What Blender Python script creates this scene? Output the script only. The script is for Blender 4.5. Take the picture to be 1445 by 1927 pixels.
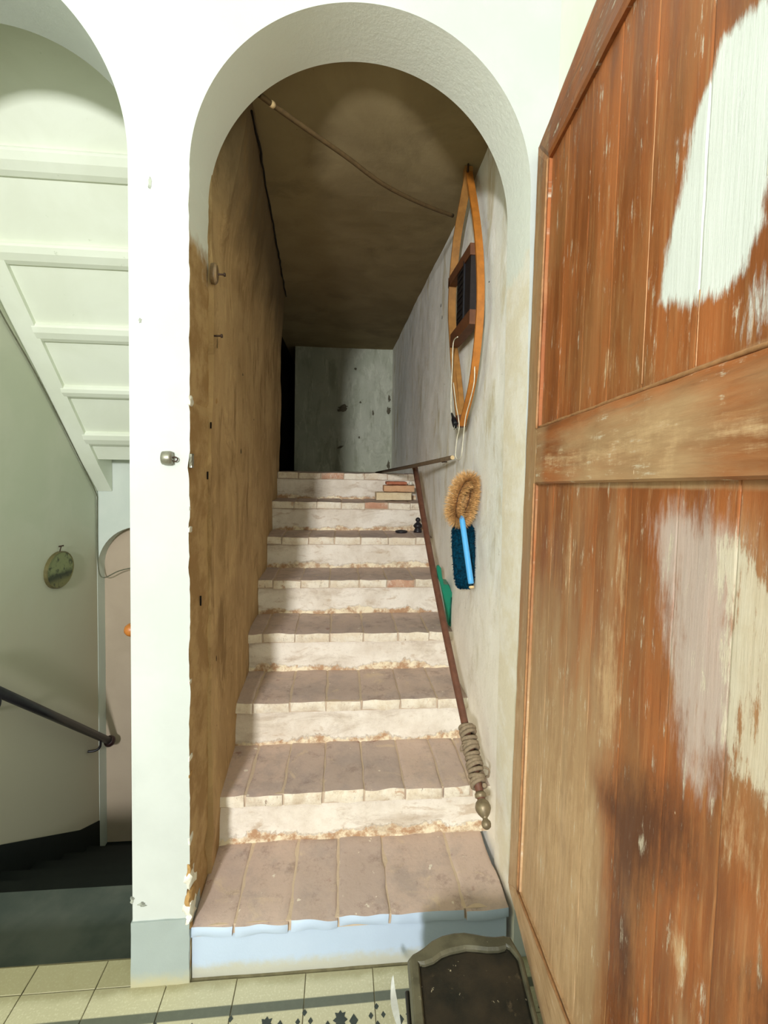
import bpy, bmesh, math, random
from mathutils import Vector, Matrix, noise
from mathutils.geometry import tessellate_polygon

random.seed(7)
PI = math.pi
for o in list(bpy.data.objects): bpy.data.objects.remove(o)
COL = bpy.context.scene.collection
SC = bpy.context.scene

# ---------------------------------------------------------------- camera
EYE = Vector((0, 0, 1.496))
FPX, PX, PY, IW, IH = 900.0, 722.5, 918.0, 1445.0, 1927.0
ROT = (Matrix.Rotation(math.radians(-5.24), 3, 'Z') @ Matrix.Rotation(PI/2 - math.radians(2.64), 3, 'X')
       @ Matrix.Rotation(math.radians(1.03), 3, 'Z'))
cam_d = bpy.data.cameras.new('camera'); cam = bpy.data.objects.new('camera', cam_d); COL.objects.link(cam)
cam.matrix_world = Matrix.Translation(EYE) @ ROT.to_4x4()
cam_d.sensor_fit = 'VERTICAL'; cam_d.sensor_height = 24.0; cam_d.sensor_width = 24.0*IW/IH
cam_d.lens = FPX/IH*24.0
cam_d.shift_y = -(IH/2 - PY)/IH*1.0
cam_d.shift_x = 0.0
cam_d.clip_start = 0.01
SC.camera = cam

# ---------------------------------------------------------------- light
w = bpy.data.worlds.new('world'); SC.world = w; w.use_nodes = True
w.node_tree.nodes['Background'].inputs[0].default_value = (0.86, 0.96, 1.0, 1)
w.node_tree.nodes['Background'].inputs[1].default_value = 0.32
def area(name, loc, target, sx, sy, power, col):
    l = bpy.data.lights.new(name, 'AREA'); l.shape = 'RECTANGLE'; l.size = sx; l.size_y = sy
    l.energy = power; l.color = col
    o = bpy.data.objects.new(name, l); COL.objects.link(o); o.location = loc
    o.rotation_euler = (Vector(target) - Vector(loc)).to_track_quat('-Z', 'Y').to_euler()
    return o
area('doorway_daylight', (-0.98, -2.7, 2.28), (-0.05, 2.2, 1.3), 0.24, 0.45, 215, (0.97, 0.985, 1.0))
SC.view_settings.view_transform = 'Standard'; SC.view_settings.look = 'None'
SC.view_settings.gamma = 1.0; SC.view_settings.use_curve_mapping = False
SC.view_settings.exposure = -0.02

# ---------------------------------------------------------------- helpers
def at(x, y, X=None, Y=None, Z=None):
    """the point in the place that lies on a plane X, Y or Z = const along a sight line"""
    r = ROT @ Vector(((x-PX)/FPX, -(y-PY)/FPX, -1))
    if Y is not None: t = (Y-EYE.y)/r.y
    elif X is not None: t = (X-EYE.x)/r.x
    else: t = (Z-EYE.z)/r.z
    return EYE + r*t
def lin(c):
    return tuple((v/255/12.92) if v/255 <= 0.04045 else ((v/255+0.055)/1.055)**2.4 for v in c) + (1.0,)
def tag(o, label=None, cat=None, group=None, kind=None):
    if label: o['label'] = label
    if cat: o['category'] = cat
    if group: o['group'] = group
    if kind: o['kind'] = kind
    return o
def empty(name, loc=(0, 0, 0), parent=None, **k):
    o = bpy.data.objects.new(name, None); COL.objects.link(o); o.location = loc
    o.empty_display_size = 0.05
    if parent: o.parent = parent
    return tag(o, **k)
def link(name, bm_or_me, mats, parent=None, smooth=False, **k):
    if isinstance(bm_or_me, bmesh.types.BMesh):
        me = bpy.data.meshes.new(name); bm_or_me.to_mesh(me); bm_or_me.free()
    else: me = bm_or_me
    if not isinstance(mats, (list, tuple)): mats = [mats]
    if not me.materials:
        for m in mats: me.materials.append(m)
    if smooth:
        me.polygons.foreach_set('use_smooth', [True]*len(me.polygons)); me.set_sharp_from_angle(angle=math.radians(48))
    o = bpy.data.objects.new(name, me); COL.objects.link(o)
    if parent:
        o.parent = parent
        root = parent
        while root.parent: root = root.parent
        me.transform(Matrix.Translation(-root.location))
    return tag(o, **k)
def nz(x, y, z, s=1.0, seed=0.0):
    return noise.noise(Vector((x*s+seed, y*s-seed*1.7, z*s+seed*0.3)))
def box(bm, x0, x1, y0, y1, z0, z1, mi=0):
    vs = [bm.verts.new((x, y, z)) for z in (z0, z1) for (x, y) in ((x0, y0), (x1, y0), (x1, y1), (x0, y1))]
    for f in ((0, 3, 2, 1), (4, 5, 6, 7), (0, 1, 5, 4), (1, 2, 6, 5), (2, 3, 7, 6), (3, 0, 4, 7)):
        fc = bm.faces.new([vs[i] for i in f]); fc.material_index = mi
    return vs
def rough_box(x0, x1, y0, y1, z0, z1, nx, ny, nzz, amp, scale, seed, bev=0.0):
    """a solid block whose skin is a grid pushed about by noise: worn brick, plaster, stone"""
    bm = bmesh.new(); V = {}
    def v(i, j, k):
        if (i, j, k) not in V:
            x = x0+(x1-x0)*i/nx; y = y0+(y1-y0)*j/ny; z = z0+(z1-z0)*k/nzz
            cx, cy, cz = (x0+x1)/2, (y0+y1)/2, (z0+z1)/2
            e = sum((i in (0, nx), j in (0, ny), k in (0, nzz)))
            if e >= 2 and bev:
                d = Vector(((cx-x), (cy-y), (cz-z)))
                lim = Vector((math.copysign(bev, d.x) if i in (0, nx) else 0, math.copysign(bev, d.y) if j in (0, ny) else 0,
                              math.copysign(bev, d.z) if k in (0, nzz) else 0))*0.5
                x += lim.x; y += lim.y; z += lim.z
            a = amp*(1.0+0.8*(e >= 2))
            x += a*nz(x, y, z, scale, seed)*0.6; y += a*nz(x, y, z, scale, seed+9); z += a*nz(x, y, z, scale, seed+23)*0.6
            V[(i, j, k)] = bm.verts.new((x, y, z))
        return V[(i, j, k)]
    def q(*c): bm.faces.new([v(*t) for t in c])
    for i in range(nx):
        for j in range(ny):
            q((i, j, 0), (i, j+1, 0), (i+1, j+1, 0), (i+1, j, 0)); q((i, j, nzz), (i+1, j, nzz), (i+1, j+1, nzz), (i, j+1, nzz))
    for i in range(nx):
        for k in range(nzz):
            q((i, 0, k), (i+1, 0, k), (i+1, 0, k+1), (i, 0, k+1)); q((i, ny, k), (i, ny, k+1), (i+1, ny, k+1), (i+1, ny, k))
    for j in range(ny):
        for k in range(nzz):
            q((0, j, k), (0, j, k+1), (0, j+1, k+1), (0, j+1, k)); q((nx, j, k), (nx, j+1, k), (nx, j+1, k+1), (nx, j, k+1))
    return bm
def grid(f, nu, nv, bm=None):
    bm = bm or bmesh.new()
    P = [[bm.verts.new(f(i/nu, j/nv)) for j in range(nv+1)] for i in range(nu+1)]
    for i in range(nu):
        for j in range(nv): bm.faces.new((P[i][j], P[i+1][j], P[i+1][j+1], P[i][j+1]))
    return bm
def tube(bm, pts, r, n=10, caps=True, mi=0):
    pts = [Vector(p) for p in pts]; rs = r if isinstance(r, (list, tuple)) else [r]*len(pts)
    rings = []; up = None
    for i, p in enumerate(pts):
        t = (pts[min(i+1, len(pts)-1)]-pts[max(i-1, 0)]).normalized()
        if up is None:
            up = t.orthogonal().normalized()
        up = (up - t*up.dot(t)).normalized(); s = t.cross(up)
        rings.append([bm.verts.new(p+(up*math.cos(a)+s*math.sin(a))*rs[i]) for a in [2*PI*k/n for k in range(n)]])
    for a, b in zip(rings, rings[1:]):
        for k in range(n):
            f = bm.faces.new((a[k], a[(k+1) % n], b[(k+1) % n], b[k])); f.smooth = True; f.material_index = mi
    if caps:
        bm.faces.new(list(reversed(rings[0]))).material_index = mi; bm.faces.new(rings[-1]).material_index = mi
    return bm
def lathe(bm, base, axis, prof, n=20):
    axis = Vector(axis).normalized(); u = axis.orthogonal().normalized(); s = axis.cross(u)
    rings = [[bm.verts.new(Vector(base)+axis*h+(u*math.cos(2*PI*k/n)+s*math.sin(2*PI*k/n))*r) for k in range(n)] for r, h in prof]
    for a, b in zip(rings, rings[1:]):
        for k in range(n):
            f = bm.faces.new((a[k], a[(k+1) % n], b[(k+1) % n], b[k])); f.smooth = True
    bm.faces.new(list(reversed(rings[0]))); bm.faces.new(rings[-1])
    return bm
def spline(pts, n=8):
    P = [Vector(p) for p in pts]; out = []
    for i in range(len(P)-1):
        a = P[max(i-1, 0)]; b = P[i]; c = P[i+1]; d = P[min(i+2, len(P)-1)]
        for k in range(n):
            t = k/n
            out.append(0.5*((2*b)+(c-a)*t+(2*a-5*b+4*c-d)*t*t+(3*b-a-3*c+d)*t**3))
    out.append(P[-1]); return out
def strip(bm, path, wdir, tdir, wd, th, mi=0):
    """a rectangular bar swept along a path: wd wide along wdir, th thick along tdir"""
    wdir = Vector(wdir); tdir = Vector(tdir); R = []
    for p in path:
        p = Vector(p)
        R.append([bm.verts.new(p+wdir*a*wd/2+tdir*b*th/2) for a, b in ((-1, -1), (1, -1), (1, 1), (-1, 1))])
    for a, b in zip(R, R[1:]):
        for k in range(4):
            bm.faces.new((a[k], a[(k+1) % 4], b[(k+1) % 4], b[k])).material_index = mi
    bm.faces.new(list(reversed(R[0]))); bm.faces.new(R[-1]); return bm
def prism(bm, outline, fn0, fn1, front=0, side=0):
    """outline (a, b) pairs; fn0 / fn1 map them to the two end faces"""
    A = [bm.verts.new(fn0(*p)) for p in outline]; B = [bm.verts.new(fn1(*p)) for p in outline]
    tri = tessellate_polygon([[Vector((p[0], p[1], 0)) for p in outline]])
    for t in tri:
        bm.faces.new([A[i] for i in t]).material_index = front
        bm.faces.new([B[i] for i in reversed(t)]).material_index = front
    n = len(outline)
    for i in range(n):
        bm.faces.new((A[i], A[(i+1) % n], B[(i+1) % n], B[i])).material_index = side
    bmesh.ops.recalc_face_normals(bm, faces=bm.faces)
    return bm

# ---------------------------------------------------------------- materials
class NT:
    def __init__(s, name, rough=0.85, spec=0.3):
        s.m = bpy.data.materials.new(name); s.m.use_nodes = True; s.t = s.m.node_tree; s.n = s.t.nodes
        s.b = s.n['Principled BSDF']; s.b.inputs['Roughness'].default_value = rough
        s.b.inputs['Specular IOR Level'].default_value = spec
        s.tc = s.n.new('ShaderNodeTexCoord'); s.geo = None
    def l(s, a, b): s.t.links.new(a, b)
    def pos(s):
        if not s.geo: s.geo = s.n.new('ShaderNodeNewGeometry')
        return s.geo.outputs['Position']
    def mapping(s, scale=(1, 1, 1), loc=(0, 0, 0), src=None):
        m = s.n.new('ShaderNodeMapping'); m.inputs['Scale'].default_value = scale; m.inputs['Location'].default_value = loc
        s.l(src or s.pos(), m.inputs['Vector']); return m.outputs[0]
    def noise(s, scale, detail=6, rough=0.6, vec=None, dist=0.0):
        n = s.n.new('ShaderNodeTexNoise'); n.inputs['Scale'].default_value = scale; n.inputs['Detail'].default_value = detail
        n.inputs['Roughness'].default_value = rough; n.inputs['Distortion'].default_value = dist
        s.l(vec or s.pos(), n.inputs['Vector']); return n.outputs['Fac']
    def ramp(s, fac, a, b, lo=0.0, hi=1.0):
        r = s.n.new('ShaderNodeMapRange'); r.interpolation_type = 'SMOOTHSTEP'
        r.inputs[1].default_value = a; r.inputs[2].default_value = b; r.inputs[3].default_value = lo; r.inputs[4].default_value = hi
        s.l(fac, r.inputs[0]); return r.outputs[0]
    def math(s, op, a, b=None):
        m = s.n.new('ShaderNodeMath'); m.operation = op
        for i, v in enumerate((a, b)):
            if v is None: continue
            if isinstance(v, (int, float)): m.inputs[i].default_value = v
            else: s.l(v, m.inputs[i])
        return m.outputs[0]
    def mix(s, fac, a, b):
        m = s.n.new('ShaderNodeMix'); m.data_type = 'RGBA'
        for i, v in ((0, fac), (6, a), (7, b)):
            if isinstance(v, (int, float, tuple)): m.inputs[i].default_value = v
            else: s.l(v, m.inputs[i])
        return m.outputs[2]
    def attr(s, name, ch=None):
        a = s.n.new('ShaderNodeAttribute'); a.attribute_name = name
        if ch is None: return a.outputs['Color']
        sp = s.n.new('ShaderNodeSeparateColor'); s.l(a.outputs['Color'], sp.inputs[0]); return sp.outputs[ch]
    def sep(s, ch):
        x = s.n.new('ShaderNodeSeparateXYZ'); s.l(s.pos(), x.inputs[0]); return x.outputs[ch]
    def rand(s):
        o = s.n.new('ShaderNodeObjectInfo'); return o.outputs['Random']
    def color(s, c):
        if isinstance(c, tuple): s.b.inputs['Base Color'].default_value = c
        else: s.l(c, s.b.inputs['Base Color'])
    def bump(s, h, strength=0.3, dist=0.01):
        b = s.n.new('ShaderNodeBump'); b.inputs['Strength'].default_value = strength; b.inputs['Distance'].default_value = dist
        s.l(h, b.inputs['Height']); s.l(b.outputs[0], s.b.inputs['Normal'])

def simple(name, rgb, rough=0.6, spec=0.4, metal=0.0, var=0.12, nscale=40, bump=0.1):
    s = NT(name, rough, spec); c = lin(rgb); d = tuple(v*(1-var*2) for v in c[:3])+(1,)
    n = s.noise(nscale, 5); s.color(s.mix(s.ramp(n, 0.35, 0.65), d, c)); s.b.inputs['Metallic'].default_value = metal
    s.bump(n, bump, 0.004); return s.m

# smooth limewashed front of the hall
s = NT('white_limewash', 0.75, 0.25)
a = s.noise(3, 5); f = s.noise(60, 6, 0.7)
c = s.mix(s.ramp(a, 0.35, 0.7), lin((187, 191, 185)), lin((195, 199, 193)))
c = s.mix(s.ramp(s.noise(25, 8, 0.8), 0.66, 0.8, 0, 0.25), c, lin((190, 195, 185)))
s.color(c); s.bump(f, 0.18, 0.004); M_FRONT = s.m

# reveals: paint above, worn plaster lower down
s = NT('reveal_plaster', 0.85, 0.2)
zz = s.math('ADD', s.sep(2), s.math('MULTIPLY', s.noise(9, 6), 0.25))
paint = s.mix(s.noise(4, 4), lin((226, 230, 220)), lin((234, 237, 228)))
xx = s.ramp(s.sep(0), -0.1, 0.1)
low_l = s.mix(s.ramp(s.noise(8, 8, 0.7), 0.4, 0.62), lin((160, 128, 84)), lin((188, 158, 112)))
low_r = s.mix(s.ramp(s.noise(6, 8, 0.7), 0.4, 0.62), lin((232, 222, 198)), lin((242, 236, 222)))
low = s.mix(xx, low_l, low_r)
s.color(s.mix(s.ramp(zz, 2.18, 2.26), low, paint)); s.bump(s.noise(45, 8, 0.7), 0.35, 0.006); M_REVEAL = s.m

def plaster(name, c1, c2, stain, stain_amt=0.7, streak=(5, 5, 1.4), low=None, lowz=None, bump=0.4, spots=None, top=None, topz=None, flake=0.35):
    s = NT(name, 0.9, 0.15)
    n1 = s.noise(2.3, 6, 0.6, dist=0.6); st = s.noise(1.6, 8, 0.65, s.mapping(streak), dist=0.4)
    c = s.mix(s.ramp(n1, 0.35, 0.65), lin(c1), lin(c2))
    c = s.mix(s.ramp(st, 0.52, 0.68, 0, stain_amt), c, lin(stain))
    c = s.mix(s.ramp(s.noise(3.2, 7, 0.6, s.mapping(streak, (3, 5, 1)), dist=1.2), 0.55, 0.60, 0, flake if bump > 0.2 else 0.0), c, tuple(min(1, v*1.25) for v in lin(c2)[:3])+(1,))
    if low:
        zz = s.math('ADD', s.sep(2), s.math('MULTIPLY', s.noise(4, 6), 0.5))
        c = s.mix(s.ramp(zz, lowz[0], lowz[1], 1, 0), c, lin(low))
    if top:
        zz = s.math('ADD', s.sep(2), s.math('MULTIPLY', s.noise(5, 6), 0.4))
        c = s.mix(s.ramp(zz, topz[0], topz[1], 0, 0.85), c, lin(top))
    c = s.mix(s.ramp(s.noise(38, 4, 0.6), 0.70, 0.76, 0, 0.8), c, lin(spots or stain))
    if bump > 0.35:
        c = s.mix(s.ramp(s.noise(6, 9, 0.8, s.mapping((1, 1, 0.6), (2, 9, 1)), dist=0.8), 0.52, 0.66, 0, 0.45), c, lin(stain))
        c = s.mix(s.ramp(s.noise(50, 9, 0.85), 0.55, 0.74, 0, 0.4), c, tuple(v*0.45 for v in lin(stain)[:3])+(1,))
    s.color(c)
    h = s.math('ADD', s.math('MULTIPLY', s.noise(18, 8, 0.7), 0.7), s.math('MULTIPLY', st, 0.5)); s.bump(h, bump, 0.012)
    return s.m
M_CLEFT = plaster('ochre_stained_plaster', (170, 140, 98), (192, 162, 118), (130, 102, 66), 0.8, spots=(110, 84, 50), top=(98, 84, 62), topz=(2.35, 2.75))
M_CRIGHT = plaster('cream_peeling_plaster', (238, 238, 228), (244, 241, 230), (212, 202, 172), 0.85, low=(250, 243, 228), lowz=(0.8, 1.7), spots=(150, 140, 112))
M_CEND = plaster('grey_green_plaster', (176, 180, 160), (194, 196, 178), (140, 142, 120), 0.6, spots=(70, 66, 50))
M_CCEIL = plaster('smoky_ceiling_plaster', (138, 122, 90), (152, 136, 102), (112, 98, 72), 0.5, (1.5, 1.5, 1.5), bump=0.15, spots=(120, 104, 74))
M_DARKPASS = plaster('shade_dark_passage_plaster', (44, 38, 30), (56, 48, 38), (30, 26, 20), bump=0.2)  # near-black tone: the passage's lack of light is put into the plaster colour
M_STAIRW = plaster('pale_greige_plaster', (200, 204, 182), (206, 208, 188), (192, 194, 172), 0.3, (1, 1, 1), low=(196, 188, 166), lowz=(0.5, 1.6), bump=0.08, spots=(196, 198, 178))
M_SOFFIT = plaster('smooth_soffit_plaster', (228, 232, 214), (234, 238, 222), (222, 226, 208), 0.3, (1, 1, 1), bump=0.06, spots=(206, 212, 190))
M_BACKW = plaster('white_stair_plaster', (208, 216, 206), (216, 222, 212), (200, 206, 196), 0.3, (1, 1, 1), bump=0.06, spots=(206, 212, 200))
M_NICHE = plaster('pinkish_plaster', (186, 168, 146), (194, 176, 154), (176, 158, 136), 0.3, (1, 1, 1), bump=0.1, spots=(180, 160, 140))
M_HALL = plaster('hall_plaster', (224, 230, 214), (230, 234, 222), (216, 222, 206), 0.3, (1, 1, 1), bump=0.06, spots=(220, 226, 210))

# old brick treads
s = NT('worn_tread_brick', 0.7, 0.35)
r = s.rand()
c = s.mix(r, lin((184, 164, 152)), lin((202, 178, 162)))
c = s.mix(s.ramp(s.noise(7, 8, 0.7), 0.45, 0.66, 0, 0.6), c, lin((164, 150, 142)))
c = s.mix(s.ramp(s.noise(9, 8, 0.65, s.mapping((1, 1, 1), (4, 1, 0)), dist=0.8), 0.58, 0.7, 0, 0.75), c, lin((210, 188, 160)))
c = s.mix(s.ramp(s.noise(13, 6, 0.6, s.mapping((1, 1, 1), (9, 3, 0))), 0.66, 0.74, 0, 0.6), c, lin((140, 92, 78)))
c = s.mix(s.ramp(s.noise(34, 3, 0.5, s.mapping((1, 1, 1), (2, 7, 0))), 0.70, 0.75, 0, 0.9), c, lin((226, 216, 198)))
c = s.mix(s.ramp(s.noise(12, 9, 0.8, s.mapping((1, 1, 1), (7, 7, 2))), 0.52, 0.68, 0, 0.5), c, lin((126, 104, 94)))
c = s.mix(s.ramp(s.noise(90, 8, 0.85), 0.54, 0.72, 0, 0.4), c, lin((104, 84, 74)))
s.color(c); s.bump(s.noise(55, 8, 0.7), 0.35, 0.004)
rr = s.ramp(s.noise(14, 5), 0.3, 0.7, 0.55, 0.85); s.l(rr, s.b.inputs['Roughness']); M_TREAD = s.m
# limewashed nosing fronts, brick showing through
def limefront(name, base1, base2, under, amt):
    s = NT(name, 0.9, 0.2)
    c = s.mix(s.ramp(s.noise(12, 7, 0.7), 0.4, 0.65), lin(base1), lin(base2))
    c = s.mix(s.ramp(s.noise(16, 8, 0.75, s.mapping((1, 1, 0.8), (3, 3, 3)), dist=0.5), 0.60-amt, 0.66, 0, 0.75), c, lin(under))
    c = s.mix(s.ramp(s.noise(22, 7, 0.7, s.mapping((2.2, 1, 0.5), (1, 8, 2))), 0.64, 0.7, 0, 0.8), c, lin((120, 84, 56)))
    c = s.mix(s.ramp(s.noise(70, 9, 0.85), 0.53, 0.70, 0, 0.6), c, lin((118, 94, 70)))
    c = s.mix(s.ramp(s.noise(7, 8, 0.75, s.mapping((1, 1, 1), (5, 5, 5))), 0.5, 0.66, 0, 0.5), c, lin((190, 166, 136)))
    s.color(c); s.bump(s.noise(40, 9, 0.75), 0.7, 0.008); return s.m
M_NOSE = limefront('limewashed_brick_edge', (240, 230, 210), (226, 210, 184), (196, 156, 124), 0.01)
M_NOSE_RED = limefront('bare_red_brick_edge', (196, 148, 120), (208, 168, 140), (230, 216, 194), 0.12)
# risers: plaster with a flaking band at the foot (z measured within the step by the mask)
s = NT('limewashed_riser', 0.9, 0.2)
c = s.mix(s.ramp(s.noise(6, 7, 0.65), 0.38, 0.66), lin((238, 229, 214)), lin((220, 208, 190)))
c = s.mix(s.ramp(s.noise(8, 6, 0.6, s.mapping((1, 1, 2.5), (5, 2, 2)), dist=0.6), 0.56, 0.68, 0, 0.6), c, lin((188, 162, 132)))
m = s.attr('mask', 0)
mm = s.math('ADD', m, s.math('MULTIPLY', s.math('SUBTRACT', s.noise(14, 8, 0.75), 0.5), 1.6))
flake = s.mix(s.ramp(s.noise(20, 7, 0.7), 0.4, 0.6), lin((242, 228, 196)), lin((184, 146, 112)))
c = s.mix(s.ramp(mm, 0.42, 0.60), c, flake)
c = s.mix(s.ramp(s.noise(5, 9, 0.75, s.mapping((0.7, 1, 2.2), (8, 1, 4)), dist=0.5), 0.50, 0.68, 0, 0.55), c, lin((176, 156, 132)))
c = s.mix(s.ramp(s.noise(60, 9, 0.85), 0.54, 0.72, 0, 0.5), c, lin((132, 110, 84)))
s.color(c); s.bump(s.math('ADD', s.math('MULTIPLY', s.ramp(mm, 0.42, 0.52), 0.6), s.noise(35, 8, 0.7)), 0.6, 0.008); M_RISER = s.m
# kerb
s = NT('blue_grey_kerb_paint', 0.5, 0.4)
c = s.mix(s.noise(5, 6), lin((176, 192, 210)), lin((188, 202, 218)))
dz = s.math('ADD', s.sep(2), s.math('MULTIPLY', s.math('SUBTRACT', s.noise(22, 7, 0.7), 0.5), 0.06))
c = s.mix(s.ramp(dz, 0.012, 0.05, 1, 0), c, lin((186, 184, 168)))
c = s.mix(s.ramp(s.noise(24, 8, 0.8, s.mapping((0.6, 1, 2.2), (0, 0, 7))), 0.68, 0.74, 0, 0.9), c, lin((120, 122, 120)))
s.color(c); s.bump(s.noise(20, 7, 0.7), 0.25, 0.006); M_KERB = s.m
s = NT('shaded_grey_green_skirting_paint', 0.6, 0.35)  # real grey-green paint, darkened further for how the face is lit
c = s.mix(s.noise(5, 6), lin((150, 160, 156)), lin((160, 169, 164)))
dz = s.math('ADD', s.sep(2), s.math('MULTIPLY', s.math('SUBTRACT', s.noise(22, 7, 0.7), 0.5), 0.06))
c = s.mix(s.ramp(dz, 0.0, 0.05, 1, 0), c, lin((178, 172, 140)))
c = s.mix(s.ramp(s.noise(26, 8, 0.8), 0.66, 0.74, 0, 0.7), c, lin((120, 124, 112)))
s.color(c); s.bump(s.noise(20, 7, 0.7), 0.25, 0.006); M_SKIRT = s.m
s = NT('lime_mortar', 0.95, 0.1)
s.color(s.mix(s.noise(30, 7), lin((190, 168, 144)), lin((208, 188, 162)))); s.bump(s.noise(90, 6), 0.5, 0.004); M_MORTAR = s.m
# cement floor tiles, a printed dark border line across them
s = NT('speckled_cement_tile', 0.45, 0.4)
c = s.mix(s.rand(), lin((176, 170, 136)), lin((188, 182, 150)))
c = s.mix(s.ramp(s.noise(160, 3, 0.6), 0.5, 0.7, 0, 0.35), c, lin((224, 220, 190)))
c = s.mix(s.ramp(s.noise(9, 7, 0.7), 0.55, 0.75, 0, 0.45), c, lin((150, 140, 100)))
yl = s.math('SUBTRACT', s.sep(1), s.math('MULTIPLY', s.sep(0), 0.012))
line = s.math('MULTIPLY', s.ramp(yl, 1.260, 1.264), s.ramp(yl, 1.286, 1.290, 1, 0))
stripe = s.mix(s.noise(50, 6), lin((70, 76, 66)), lin((92, 96, 84)))
c = s.mix(s.math('MULTIPLY', line, 0.93), c, stripe)
dirt = s.math('ADD', s.sep(1), s.math('MULTIPLY', s.math('SUBTRACT', s.noise(16, 6), 0.5), 0.04))
c = s.mix(s.math('MULTIPLY', s.ramp(dirt, 1.318, 1.35), 0.6), c, lin((130, 122, 84)))
s.color(c); s.bump(s.noise(120, 5), 0.08, 0.002); M_TILE = s.m
M_INLAY = simple('dark_tile_inlay', (62, 68, 62), 0.5)
M_GROUT = simple('floor_grout', (120, 112, 84), 0.9)
s = NT('dark_grey_stone', 0.55, 0.3)
s.color(s.mix(s.ramp(s.noise(4, 6), 0.35, 0.7), lin((62, 70, 64)), lin((84, 88, 80)))); s.bump(s.noise(30, 6), 0.2, 0.004); M_STONE = s.m
s = NT('shade_black_stone', 0.6, 0.2)  # shade over the lower steps, put into the stone colour as black
s.color(s.mix(s.noise(4, 6), lin((20, 24, 24)), lin((30, 36, 34)))); s.bump(s.noise(30, 6), 0.2, 0.004); M_SHADESTONE = s.m

# the old door: streaky orange-brown varnish worn to pale wood, house-paint daubs
def door_mat(name, horiz=False):
    s = NT(name, 0.5, 0.4)
    uv = s.attr('uvw')
    st = (14, 1.6, 1) if not horiz else (1.6, 14, 1)
    fine = (90, 5, 1) if not horiz else (5, 90, 1)
    v1 = s.mapping(st, src=uv); v2 = s.mapping(fine, (3, 2, 0), src=uv); v0 = s.mapping((3.2, 1.6, 1), (1, 5, 0), src=uv)
    c = s.mix(s.ramp(s.noise(1.0, 6, 0.6, v1), 0.35, 0.65), lin((132, 74, 34)), lin((172, 100, 50)))
    c = s.mix(s.ramp(s.noise(1.3, 6, 0.6, v0, 0.5), 0.46, 0.66, 0, 0.55), c, lin((150, 106, 64)))
    c = s.mix(s.ramp(s.noise(1.0, 8, 0.7, v2), 0.5, 0.72, 0, 0.45), c, lin((192, 144, 96)))
    c = s.mix(s.ramp(s.noise(0.9, 8, 0.7, s.mapping(fine, (9, 6, 0), src=uv)), 0.56, 0.72, 0, 0.55), c, lin((92, 48, 22)))
    c = s.mix(s.ramp(s.noise(1.6, 8, 0.7, s.mapping((30, 3.5, 1) if not horiz else (3.5, 30, 1), (4, 8, 0), src=uv)), 0.60, 0.74, 0, 0.5), c, lin((212, 174, 128)))
    # scrubbed, greyed varnish
    wash = s.ramp(s.math('ADD', s.attr('mask2', 2), s.math('MULTIPLY', s.math('SUBTRACT', s.noise(1.0, 7, 0.65, s.mapping((16, 3, 1) if not horiz else (3, 16, 1), (5, 1, 0), src=uv)), 0.5), 1.6)), 0.1, 1.0, 0, 0.85)
    c = s.mix(wash, c, s.mix(s.noise(1.0, 7, 0.65, s.mapping((45, 6, 1) if not horiz else (6, 45, 1), (8, 1, 0), src=uv)), lin((150, 116, 80)), lin((208, 176, 134))))
    # worn pale wood
    brk = s.math('SUBTRACT', s.noise(1.3, 8, 0.75, s.mapping((70, 9, 1) if not horiz else (9, 70, 1), (7, 7, 0), src=uv)), 0.5)
    brk2 = s.math('SUBTRACT', s.noise(1.0, 8, 0.7, s.mapping((22, 12, 1), (2, 3, 0), src=uv)), 0.5)
    both = s.math('ADD', s.math('MULTIPLY', brk, 1.3), s.math('MULTIPLY', brk2, 0.9))
    tan = s.ramp(s.math('ADD', s.attr('mask', 1), s.math('MULTIPLY', both, 1.5)), 0.45, 1.05, 0, 0.8)
    c = s.mix(tan, c, s.mix(s.noise(1, 6, 0.7, v2), lin((186, 144, 102)), lin((222, 190, 148))))
    dark = s.ramp(s.math('ADD', s.attr('mask', 2), s.math('MULTIPLY', both, 0.9)), 0.15, 0.85, 0, 0.9)
    c = s.mix(dark, c, lin((84, 44, 18)))
    lil = s.ramp(s.math('ADD', s.attr('mask2', 0), s.math('MULTIPLY', both, 1.3)), 0.25, 1.0, 0, 0.75)
    c = s.mix(lil, c, s.mix(s.noise(1, 6, 0.7, v2), lin((196, 176, 164)), lin((216, 204, 198))))
    cre = s.ramp(s.math('ADD', s.attr('mask2', 1), s.math('MULTIPLY', both, 2.8)), 0.35, 0.85, 0, 0.8)
    c = s.mix(cre, c, s.mix(s.noise(1, 6, 0.7, s.mapping((40, 40, 1), src=uv)), lin((206, 190, 160)), lin((226, 218, 200))))
    # drips and specks
    sp = s.ramp(s.noise(1.0, 3, 0.5, s.mapping((150, 45, 1), (1, 2, 0), src=uv)), 0.76, 0.80, 0, 0.9)
    c = s.mix(sp, c, lin((240, 216, 186)))
    wm = s.math('ADD', s.attr('mask', 0), s.math('ADD', s.math('MULTIPLY', brk, 1.3), s.math('MULTIPLY', brk2, 0.5)))
    wh = s.ramp(wm, 0.34, 0.72)
    c = s.mix(s.math('MULTIPLY', wh, 0.97), c, s.mix(s.noise(1, 5, 0.6, v1), lin((222, 228, 222)), lin((236, 240, 236))))
    s.color(c)
    h = s.math('ADD', s.math('ADD', s.math('MULTIPLY', s.noise(1, 8, 0.7, v2), 0.5), s.math('MULTIPLY', wh, 0.35)), s.math('MULTIPLY', s.math('ADD', tan, cre), -0.15))
    s.bump(h, 0.4, 0.004)
    s.l(s.ramp(s.noise(1, 6, 0.6, v1), 0.3, 0.7, 0.42, 0.65), s.b.inputs['Roughness']); return s.m
M_DOOR = door_mat('worn_door_wood'); M_DOOR_H = door_mat('worn_door_rail_wood', True)

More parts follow.
